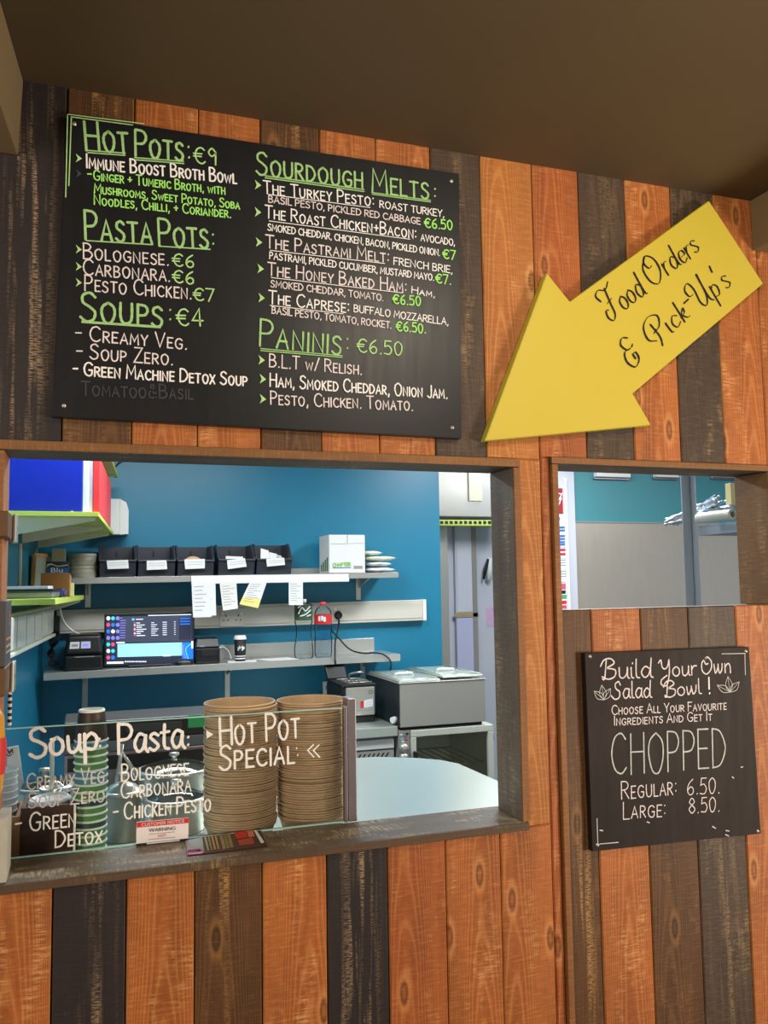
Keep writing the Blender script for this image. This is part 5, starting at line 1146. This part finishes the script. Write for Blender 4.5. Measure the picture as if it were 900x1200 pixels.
lay_flat('black_folder', [(w2(1.80,.02),1.79),(w2(1.80,.92),1.80),(w2(2.06,.92),2.06),(w2(2.06,.02),2.06)], zt2+.0268, zt2+.034, BLACKP, 'thin black folder lying on top of the closed laptop', 'folder', .002)
lay_flat('paper_pile', [(w2(1.84,.02),1.84),(w2(1.84,.82),1.83),(w2(2.04,.80),2.04),(w2(2.04,.05),2.04)], zt2+.0346, zt2+.046, PAPER, 'pile of loose white papers on top of the black folder', 'papers', .001)
lay_flat('pouch', [(w2(2.12,.25),2.12),(w2(2.12,.96),2.12),(w2(2.26,.96),2.27),(w2(2.27,.3),2.27)], zt2+.0005, zt2+.036, mat('purple_blue_cloth',(74,76,130),.8,var=.4,scale=60), 'purple blue pouch lying between the laptop and the brown box', 'pouch', .010)
# clear drawers hanging under the lower shelf
cd = thing('drawer_rail', 'row of translucent white tip-out drawers hung under the lower lime shelf', 'storage drawers', (LX(2.3)+.04, 2.3, zl2-.2))
fz = lambda y: at(63.5,735,2.98).x-SL*(2.98-y)
TRL = mat('translucent_white_plastic',(222,224,206),.3,var=.05)
zd1, zd0 = zl2-.03, at(63,745.5,2.98).z
b = MB(); b.prismz([(LX(1.55)+.001,1.55),(fz(1.55)-.012,1.55),(fz(2.98)-.012,2.98),(LX(2.98)+.001,2.98)], zd0, zd1, TRL, .002); obj('rail_body', b, cd)
n = 6
for k in range(n):
    ya, yb_ = lerp(1.56,2.97,k/n)+.008, lerp(1.56,2.97,(k+1)/n)-.008; b = MB()
    b.prismz([(fz(ya)-.0115,ya),(fz(ya),ya),(fz(yb_),yb_),(fz(yb_)-.0115,yb_)], zd0+.02, zd1-.012, mat('drawer_face_pale',(206,212,200),.25,var=.1) if k == 0 else bpy.data.materials['drawer_face_pale'], .003); d_ = obj('drawer', b, cd)
b = MB(); b.prismz([(fz(1.55)-.0115,1.55),(fz(1.55)+.008,1.55),(fz(2.98)+.008,2.98),(fz(2.98)-.0115,2.98)], zd0, zd0+.014, TRL, .002); obj('bottom_rail', b, cd)
simple('power_adapter', lambda b: b.box(at(63,735,2.95).x, at(70,735,2.95).x, 2.95, 3.0, at(66,740,2.95).z, at(66,722,2.95).z, BLKF, .004), 'black power adapter hanging below the end of the lower lime shelf', 'adapter')
simple('white_cable', lambda b: b.tube(smooth_path([at(70,710,3.02), at(72,722,3.02), at(78,733,3.03), at(88,741,3.05), at(97,744,3.1)]), .005, WHITEP, 8), 'white cable curving down from the lime shelf to the label printer', 'cable')
simple('cable_tangle', lambda b: [b.tube(smooth_path([at(63+k*1.5,738,3.08-.01*k), at(58+k*2.5,752,3.08-.02*k), at(64-k*2,766,3.06), at(57+k*3,778,3.04), at(64,781-k,3.03)]), .004, BLKF, 6) for k in range(5)], 'tangle of black cables hanging at the left of the label printer', 'cables', None)

# ------------------------------------------------------------------ right side appliances
AYf = 2.45; 
bm_ = thing('bain_marie', 'stainless steel countertop bain-marie with two lidded pans on the oven', 'bain-marie', (1.72, 2.7, -.74))
X0, X1 = at(468.5,840,AYf).x, at(569.8,840,AYf).x; zb_, zt = at(520,850,AYf).z, at(520,799,AYf).z
xlb = X0-.0; yb = 2.98
b = MB(); b.box(X0+.002, X1-.002, AYf, AYf+.004, zb_+.004, zt, STEEL, .002); b.box(X0+.002,X1-.002,AYf+.004,yb,zb_+.004,zb_+.012,STEELD); b.box(X1-.006,X1-.002,AYf+.0045,yb,zb_+.012,zt,STEEL); b.box(X0+.002,X1-.002,yb-.004,yb,zb_+.012,zt,STEEL); obj('body', b, bm_)
b = MB(); b.box(X0, X0+.006, AYf+.0045, yb, zb_+.012, zt, mat('dark_side_enamel',(34,42,46),.3), .001); obj('side_panel', b, bm_, 'dark side panel')
b = MB(); b.box(X0-.004, X1+.004, AYf-.004, yb+.004, zt+.0005, zt+.006, STEEL, .002); obj('top_flange', b, bm_)
b = MB(); b.box(X0+.01, X1-.01, AYf+.03, yb-.03, zb_-.012, zb_+.0035, BLKF, .002); obj('feet', b, bm_)
b = MB(); b.tube([(X0-.008, AYf+.04, zb_+.04), (X0-.03, AYf+.03, zb_+.038)], .016, WHITEP, 12); obj('drain_tap', b, bm_, 'white tap')
xm = (X0+X1)/2
for k, (a, c_) in enumerate(((X0+.004, xm-.006), (xm+.006, X1-.004))):
    b = MB(); zl = zt+.007+(.010 if k else 0); b.hexa([(a,AYf+.02,zl),(c_,AYf+.02,zl),(c_,yb-.02,zl),(a,yb-.02,zl),(a,AYf+.02,zl+.008),(c_,AYf+.02,zl+.008),(c_,yb-.02,zl+.010),(a,yb-.02,zl+.010)], STEELTOP, .003)
    for xx in (a+.012, c_-.012): b.tube([(xx,AYf+.03,zl+.011),(xx,yb-.03,zl+.013)], .004, STEELTOP, 8)
    b.tube([(a+.012,AYf+.03,zl+.011),(c_-.012,AYf+.03,zl+.011)], .004, STEELTOP, 8); l = obj('pan_lid', b, bm_)
    b = MB(); cx = (a+c_)/2; b.tube(smooth_path([(cx-.05,2.70,zl+.009),(cx-.045,2.70,zl+.020),(cx+.045,2.70,zl+.020),(cx+.05,2.70,zl+.009)]), .006, STEEL, 8); obj('lid_handle', b, l)
ov = thing('convection_oven', 'pale grey countertop oven with glass door under the bain-marie', 'oven', (1.8, 2.7, -1.25))
X0o, X1o = at(467,860,AYf).x, at(578.5,860,AYf).x; zto = zb_-.013; zbo = zto-.56; xd = at(481.5,860,AYf).x; OVM = mat('oven_pale_enamel',(196,198,186),.4,var=.04)
b = MB()
OVI = mat('oven_inner_brightened', (240,242,230), .35, var=.03)  # whiter than the body enamel, brightness put into the colour of the dim interior
for bx_ in ((X0o,X1o,AYf+.03,3.0,zto-.02,zto),(X0o,X1o,AYf+.03,3.0,zbo,zbo+.03),(X0o,xd,AYf+.03,3.0,zbo+.0305,zto-.0205),(X1o-.02,X1o,AYf+.03,3.0,zbo+.0305,zto-.0205),(xd,X1o-.02,2.97,3.0,zbo+.0305,zto-.0205)): b.box(*bx_, OVM, .002)
obj('oven_body', b, ov)
b = MB(); b.box(xd+.0005, X1o-.0205, 2.962, 2.9695, zbo+.031, zto-.021, OVI); b.box(X1o-.0265, X1o-.0205, AYf+.035, 2.9615, zbo+.031, zto-.021, OVI); b.box(xd+.0005, xd+.006, AYf+.035, 2.9615, zbo+.031, zto-.021, OVI); obj('oven_liner', b, ov, 'inner lining coloured paler to look lit')
b = MB(); b.box(X0o, xd-.002, AYf+.005, AYf+.0295, zbo, zto, mat('control_panel_grey',(140,138,128),.35), .002)
cp_ = obj('control_panel', b, ov, 'grey control strip')
f = Face(cp_, AYf+.004)
for i, cyy in enumerate((877,888,897)):
    v = at(473.5, cyy, AYf); b = MB(); b.lathe([(.024,.004),(.024,-.003),(.019,-.018),(0,-.018)], (v.x,AYf+.004,v.z), STEEL, 20, axis='Y'); obj('knob', b, cp_, 'round knob')
b = MB(); 
for k, (x, y, m) in enumerate(((470,861,PAPER),(475,863,BLUEPR),(471,866,LBLUE),(476,867,REDPR),(472,869,PAPER),(477,860,BLKF))): f.poly(b, [(x-1.6,y-1),(x+1.6,y-1.2),(x+1.6,y+1),(x-1.6,y+1)], m)
obj('sticker', b, cp_, 'small coloured stickers')
wx0, wx1, wzt, wzb = at(488,860,AYf).x, at(572,860,AYf).x, at(530,860.5,AYf).z, zbo+.08
b = MB(); 
for bx_ in ((xd,X1o,wzt,zto-.001),(xd,X1o,zbo,wzb),(xd,wx0,wzb+.0002,wzt-.0002),(wx1,X1o,wzb+.0002,wzt-.0002)): b.box(bx_[0],bx_[1],AYf,AYf+.0295,bx_[2],bx_[3], OVM, .003)
dr = obj('door', b, ov)
b = MB(); b.face([(wx0,AYf+.02,wzb),(wx1,AYf+.02,wzb),(wx1,AYf+.02,wzt),(wx0,AYf+.02,wzt)], glassy('oven_glass',(.86,.87,.82), .6, .05, 1.25)); obj('glass_pane', b, dr, 'smoky glass')
b = MB(); zh0, zh1 = at(486,892,AYf).z, at(486,880,AYf).z; b.box(at(484,886,AYf).x, at(487,886,AYf).x, AYf-.03, AYf-.0003, zh0, zh1, BLKF, .003); obj('handle', b, dr, 'black handle')
for r_ in (.18, .34):
    b = MB(); zr = wzt-r_*.9
    for k in range(9): b.tube([(lerp(xd+.03,X1o-.04,k/8), AYf+.06, zr),(lerp(xd+.03,X1o-.04,k/8), 2.95, zr)], .003, STEEL, 6)
    for yy in (AYf+.07, 2.94): b.tube([(xd+.02,yy,zr),(X1o-.03,yy,zr)], .004, STEEL, 6)
    obj('rack', b, ov, 'wire rack')
b = MB(); b.box(X1o+.0005, X1o+.008, AYf+.01, AYf+.03, wzt-.05, wzt-.02, STEELD, .001); b.box(X1o+.0005, X1o+.008, AYf+.01, AYf+.03, wzb+.02, wzb+.05, STEELD, .001); obj('hinge', b, ov, 'steel hinge')
st = thing('steel_table', 'low steel table standing under the oven', 'table', ((X0o+X1o)/2, 2.72, FLOOR))
b = MB(); b.box(X0o, X1o+.03, 2.40, 3.05, zbo-.035, zbo-.001, STEELTOP, .003); obj('table_top', b, st)
for x in (X0o+.02, X1o):
    for y in (2.44, 3.0): b = MB(); b.box(x-.018, x+.018, y-.018, y+.018, FLOOR, zbo-.0355, STEEL, .002); obj('leg', b, st)
pc = thing('prep_fridge', 'steel topped undercounter fridge with vent slots left of the oven', 'fridge', (1.25, 2.7, FLOOR))
PYf = 2.45; X1p = X0o-.004; X0p = .72; ztp = at(440,853,PYf).z; ztl = at(440,864.5,PYf).z
b = MB(); b.box(X0p, X1p, PYf, 3.08, ztl, ztp, STEELTOP, .003); obj('worktop', b, pc)
b = MB(); b.box(X0p+.01, X1p-.004, PYf+.05, 3.06, FLOOR+.1, ztl-.0005, STEELD, .002); obj('cabinet', b, pc)
b = MB(); b.box(X0p+.02, X1p-.012, PYf+.02, PYf+.0495, at(440,879.5,PYf).z, at(440,868,PYf).z, WHITEP, .004); obj('drawer_front', b, pc, 'white drawer front')
b = MB(); zv1, zv0 = at(440,881,PYf).z, at(440,903,PYf).z; b.box(X0p+.02, X1p-.012, PYf+.025, PYf+.0495, zv0, zv1, STEEL, .002); gr = obj('vent_panel', b, pc)
b = MB(); zc0 = at(440,886.5,PYf).z
for k in range(16):
    x = X1p-.06-k*.024; b.hexa([(x,PYf+.0235,zc0-.012),(x+.008,PYf+.0235,zc0-.012),(x+.008,PYf+.0249,zc0-.012),(x,PYf+.0249,zc0-.012),(x+.014,PYf+.0235,zc0+.010),(x+.022,PYf+.0235,zc0+.010),(x+.022,PYf+.0249,zc0+.010),(x+.014,PYf+.0249,zc0+.010)], BLKF)
obj('vent_slots', b, gr, 'black slanted vent slots')
b = MB(); b.box(X0p+.05, X1p-.05, PYf+.08, 3.0, FLOOR, FLOOR+.0995, BLKF); obj('plinth', b, pc, 'black plinth')
fr = thing('deep_fryer', 'small steel deep fryer with its black lid raised, on the fridge top', 'fryer', (1.27, 2.7, ztp))
FY = 2.62; X0f, X1f = at(405.5,830,FY).x, at(440,830,FY).x; zf0, zf1 = ztp+.001, at(423,804.5,FY).z
b = MB(); b.box(X0f+.002, X1f-.002, FY+.01, FY+.27, zf0, zf0+.035, BLKF, .006); obj('base', b, fr, 'black base')
b = MB(); b.box(X0f, X1f, FY, FY+.28, zf0+.0355, zf1, STEEL, .008, seg=3); bd = obj('body', b, fr)
b = MB(); b.box(X0f-.022, X1f+.003, FY-.003, FY+.285, zf1+.0005, zf1+.014, BLACKP, .006); b.box(X0f-.024,X0f-.0005,FY+.004,FY+.28,zf0+.05,zf1,BLACKP,.004); obj('rim', b, fr, 'black rim')
f = Face(bd, FY-.0008); b = MB(); f.poly(b, [(422.5,822),(426.5,821),(426.5,829.5),(422.5,830)], REDPR); f.poly(b, [(426.5,821),(437,818.5),(437,827.5),(426.5,829.5)], PAPER); f.stroke(b, [(428,824),(435.5,822.3)], GREYP, .002); f.stroke(b, [(428,827),(434,825.6)], GREYP, .002); obj('sticker', b, bd, 'red and white warning sticker')
b = MB(); f.stroke(b, [(432,809.5),(436,809),(436.5,812),(433,813),(432,809.5)], BLKF, .002); f.stroke(b, [(420,838),(421.5,834.5),(423.5,837.5),(420,838)], PAPER, .002); f.stroke(b, [(406.5,833.5),(439.5,831.5)], GREYP, .0015); obj('marks', b, bd)
b = MB(); zL0, zL1 = at(411,801,FY+.27).z, at(411,778,FY+.27).z; b.hexa([(X0f-.02,FY+.262,zf1+.016),(X1f-.07,FY+.262,zf1+.016),(X1f-.07,FY+.29,zf1+.016),(X0f-.02,FY+.29,zf1+.016),(X0f-.03,FY+.30,zL1),(X1f-.075,FY+.30,zL1),(X1f-.075,FY+.33,zL1),(X0f-.03,FY+.33,zL1)], BLACKP, .005); obj('lid', b, fr, 'raised black lid')
b = MB(); zk = zf1+.016
for k in range(7): b.tube(smooth_path([(X0f+.02+k*.02,FY+.03,zk),(X0f+.02+k*.02,FY+.12,zk+.006),(X0f+.02+k*.02,FY+.22,zk)],4), .0018, STEEL, 6)
for yy in (.03,.12,.22): b.tube([(X0f+.015,FY+yy,zk+.002),(X0f+.15,FY+yy,zk+.002)], .0022, STEEL, 6)
b.tube(smooth_path([(X0f+.08,FY+.20,zk+.005),(X0f+.07,FY+.16,zk+.03),(X0f+.10,FY+.10,zk+.045),(X0f+.13,FY+.12,zk+.04)]), .006, STEEL, 8); obj('frying_basket', b, fr, 'wire basket')

# ------------------------------------------------------------------ far room: doors, hood, tape strip
def rectq(b, x0, y0, x1, y1, Y, d, m, bev=.002):
    P0, P1 = at(x0,y0,Y), at(x1,y1,Y); b.box(P0.x, P1.x, Y, Y+d, P1.z, P0.z, m, bev)
FYw = YW
d1 = bpy.data.objects.new('door_1', None); C.objects.link(d1); d1['kind'] = 'structure'; OFF[d1] = Vector((0,0,0))
DOORM = mat('door_white_paint',(212,214,226),.4,var=.03,scale=6); LIL = mat('door_lilac_panel',(196,198,230),.35,var=.03,scale=6)
b = MB(); rectq(b, 510.5, 616, 531.5, 960, FYw-.05, .049, STEEL); obj('door_frame', b, d1)
b = MB(); rectq(b, 532.5, 617, 561, 960, FYw-.035, .034, DOORM); obj('door_leaf', b, d1)
b = MB(); rectq(b, 534.5, 622, 556, 717, FYw-.041, .0055, DOORM); rectq(b, 535, 724, 559, 900, FYw-.041, .0055, LIL); obj('door_panel', b, d1)
b = MB(); rectq(b, 533, 718.5, 561, 723, FYw-.046, .0105, mat('brass_strip',(176,158,118),.35)); rectq(b, 557.5, 617, 558.6, 900, FYw-.046, .0045, mat('grey_strip',(150,146,140),.4), .0005); obj('door_strip', b, d1)
hd = thing('extractor_hood', 'stainless steel extractor hood seen at the top beyond the teal wall', 'hood', tuple(at(545,610,3.45)))
b = MB(); P0, P1 = at(510,500,3.45), at(600,606,3.45); b.box(P0.x, P1.x, 3.45, 3.745, P1.z, .998, steel('hood_steel',(206,204,196),.25,(40,1,2),.06), .003); obj('hood_body', b, hd)
b = MB(); P2 = at(551,590,3.45); b.box(at(549,560,3.44).x, at(564,560,3.44).x, 3.436, 3.4495, at(549,587,3.44).z, .99, mat('hood_panel_cream',(206,204,180),.35), .002); obj('side_panel', b, hd, 'cream side panel')
gs = thing('grease_rail', 'lime and black chequered strip under the extractor hood', 'strip', tuple(at(545,617,3.42)))
b = MB(); rectq(b, 514, 609, 600, 616.5, 3.44, .10, LIME); obj('strip_body', b, gs)
b = MB()
for k in range(13): P0, P1 = at(516+k*5.6,610.5,3.438), at(519.4+k*5.6,614,3.438); b.box(P0.x, P1.x, 3.437, 3.4395, P1.z, P0.z, BLKF)
obj('cheques', b, gs, 'black squares')
ho = simple('hanging_utensil', lambda b: (b.tube([at(572,655,3.70), at(569,667,3.70), at(566.5,679,3.70)], [.008,.014,.006], BLKF, 8), b.tube([at(574,654,3.71), at(573,680,3.71)], .02, PAPER, 8)), 'black and white utensil hanging on the white far wall', 'utensil')
simple('wall_sticker', lambda b: rectq(b, 570, 712, 579, 734, FYw-.003, .0025, mat('lilac_pink_sticker',(216,176,216),.5), .0005), 'lilac pink sticker on the white far wall', 'sticker')

# right side: white column with notices, steel cladding, rack
mb = MB(); xcl = at(646,640,2.95).x; mb.box(xcl, XC-.0005, 2.93, 3.05, FLOOR, KC, KWHITE, .002); mb.box(at(661.5,560,2.91).x, at(664.5,560,2.91).x, 2.912, 2.9295, FLOOR, .62, WHITEP, .003); struct('trim_3', mb)
def poster(name, x0, y0, x1, y1, m, label, marks):
    r = thing(name, label, 'notice', tuple(at((x0+x1)/2, y1, 2.927))); b = MB(); rectq(b, x0, y0, x1, y1, 2.927, .0025, m, .0003); obj('sheet', b, r)
    f = Face(r, 2.9262); b = MB()
    for k in marks:
        if k[0] == 'r': f.poly(b, [(k[1],k[2]),(k[3],k[2]-.2),(k[3],k[4]-.2),(k[1],k[4])], k[5])
        else: f.stroke(b, k[1], k[2], .006, True)
    obj('print', b, r, 'printed marks'); return r
poster('wall_notice', 651, 572, 660, 602, mat('dark_red_print',(160,30,36),.5), 'red notice with white swirls on the white column', [('s',[(654.5,578),(657.5,580),(653.5,588),(653,592)],PAPER),('s',[(658,584),(655,591),(653.5,597)],PAPER),('s',[(658.5,578),(656.5,585),(656,590)],PAPER)])
poster('wall_notice', 651, 604, 662.5, 641, PAPER, 'white notice with blue text blocks on the white column', [('s',[(655.5,606.5),(656,609)],BLUEPR)]+[('r',654,y,662,y+2.6,BLUEPR) for y in (617,620.5,627,630.5,634,637)])
poster('wall_notice', 651, 642, 664, 654, PAPER, 'white notice with crimson bands on the white column', [('r',655,y,664,y+3,mat('crimson_print_%d' % y,(190,40,76),.5)) for y in (643,648)])
poster('wall_notice', 651, 654.5, 665, 682, mat('pale_grey_paper',(214,220,222),.7), 'pale grey notice with fine print low on the white column', [('r',655,y,663.5,y+1,GREYP) for y in (656,659,662,669,672,675)])
poster('wall_notice', 652, 683, 667, 713.5, PAPER, 'white notice with red, black and green blocks lowest on the column', [('r',657,684,663,691,mat('rose_print',(206,90,110),.5)),('r',664,684,666,686,BLKF),('r',657,692,663,696,BLKF),('r',657,697,664,702,mat('green_block_print',(80,160,120),.5)),('r',657,704,664,708,REDPR),('r',657,709.5,664,713,mat('rose_print_b',(206,70,96),.5))])
cl = thing('steel_cladding', 'brushed steel splashback sheet on the lower wall seen through the side hatch', 'wall cladding', (3.6, 2.94, FLOOR))
b = MB(); zc9 = at(760,613.5,2.94).z; b.box(XC+.004, 5.09, 2.943, 2.9495, FLOOR+.001, zc9, CLAD, .001); obj('sheet', b, cl)
b = MB(); b.box(XC+.004, 5.09, 2.938, 2.9495, zc9+.0003, zc9+.008, STEELH, .001); obj('top_trim', b, cl)
for x0, x1, lab in ((699.5,740,'first white plate from the left at the top of the side hatch'),(769,797,'second white plate from the left at the top of the side hatch'),(837,866,'rightmost white plate at the top of the side hatch')):
    P0, P1 = at(x0,520,2.90), at(x1,559.5,2.90); r = thing('wall_plate', lab, 'wall plate', ((P0.x+P1.x)/2, 2.92, P1.z)); r['group'] = 'white plates high on the teal wall'
    b = MB(); b.box(P0.x, P1.x, 2.905, 2.9495, P1.z, P1.z+.19, WHITEP, .004); obj('plate_body', b, r)
    b = MB(); b.box(P0.x-.006, P1.x+.006, 2.93, 2.9495, P1.z-.012, P1.z-.0005, STEELD, .001); obj('under_shadow', b, r, 'dark strip standing in for the shade below')  # dark strip stands in for the shadow beneath each plate
rk = thing('storage_rack', 'grey steel storage rack whose post and shelf end show in the side hatch', 'rack', (2.85, 1.2, FLOOR))
GST = steel('rack_grey_steel',(176,182,190),.38)
xp0, xp1 = at(800.5,620,1.4).x, at(811.5,620,1.4).x
for y in (1.0, 1.4):
    for xx in (xp0, 3.3):
        b = MB(); b.box(xx, xx+(xp1-xp0), y, y+.004, FLOOR, .985, GST, .001); b.box(xx+(xp1-xp0)-.004, xx+(xp1-xp0), y-.034, y-.0005, FLOOR, .985, GST, .001) if y > 1.2 else b.box(xx, xx+.004, y+.0045, y+.038, FLOOR, .985, GST, .001); obj('post', b, rk)
zs9 = at(820,616,1.36).z
for zz in (zs9, -.45, -1.1):
    b = MB(); b.box(xp1+.001, 3.3, 1.03, 1.365, zz-.006, zz, GST, .001); b.box(xp1+.001, xp1+.006, 1.03, 1.365, zz-.042, zz-.0065, GST, .001); b.box(xp1+.007,3.3,1.361,1.365,zz-.042,zz-.0065,GST,.001); b.box(xp1+.007,3.3,1.03,1.034,zz-.042,zz-.0065,GST,.001); obj('shelf', b, rk)
xr = xp1+.075
b = MB(); b.lathe([(.012,.0),(.021,.0),(.022,.004),(.022,.19),(.021,.194),(.012,.194),(.012,0)], (at(858,607,1.06).x+.004, 1.06, zs9+.0225), mat('foil_roll',(214,212,200),.3,.3), 24, axis='Y'); t = tag(obj('foil_roll', b), 'foil roll with dark open core lying on the rack shelf', 'roll')
b = MB(); b.lathe([(0,0),(.0118,0),(.0118,.004),(0,.004)], (t.location.x,1.058,zs9+.0305), BLKF, 16, axis='Y'); obj('core', b, t, 'dark core') if False else b.bm.free()
WRAP = mat('crinkled_clear_wrap',(206,212,218),.12,.5,var=.3,scale=50); rg = random.Random(11)
wr = thing('wrap_bundle', 'crumpled bundle of clear plastic wrap draped over the rack shelf', 'plastic wrap', (xp1, 1.4, zs9))
b = MB()
for k in range(26):
    a = at(774+rg.uniform(4,20), rg.uniform(607,615), 1.56); c_ = at(rg.uniform(836,862), rg.uniform(579,606), 1.27); m_ = at(rg.uniform(812,820), rg.uniform(592,610), 1.46)
    b.tube(smooth_path([a, lerp(a,m_,.5)+Vector((0,0,rg.uniform(-.008,.008))), m_, lerp(m_,c_,.5)+Vector((0,0,rg.uniform(-.006,.01))), c_],4), [lerp(.002,.0075,abs(math.sin(j*1.3+k))) for j in range(17)], WRAP if k % 4 else mat('blue_wrap_%d' % k,(150,180,216),.15,.3), 5)
for v_ in b.bm.verts: v_.co.z = max(v_.co.z, zs9+.002)
obj('folds', b, wr)
b = MB(); P0 = at(856,568,1.10); b.box(P0.x, P0.x+.09, 1.10, 1.13, zs9+.0655, at(857,566,1.1).z, mat('pale_yellow_card',(224,208,150),.7), .001); tag(obj('card_sleeve', b), 'pale yellow card sleeve standing above the foil roll by the jamb', 'card')
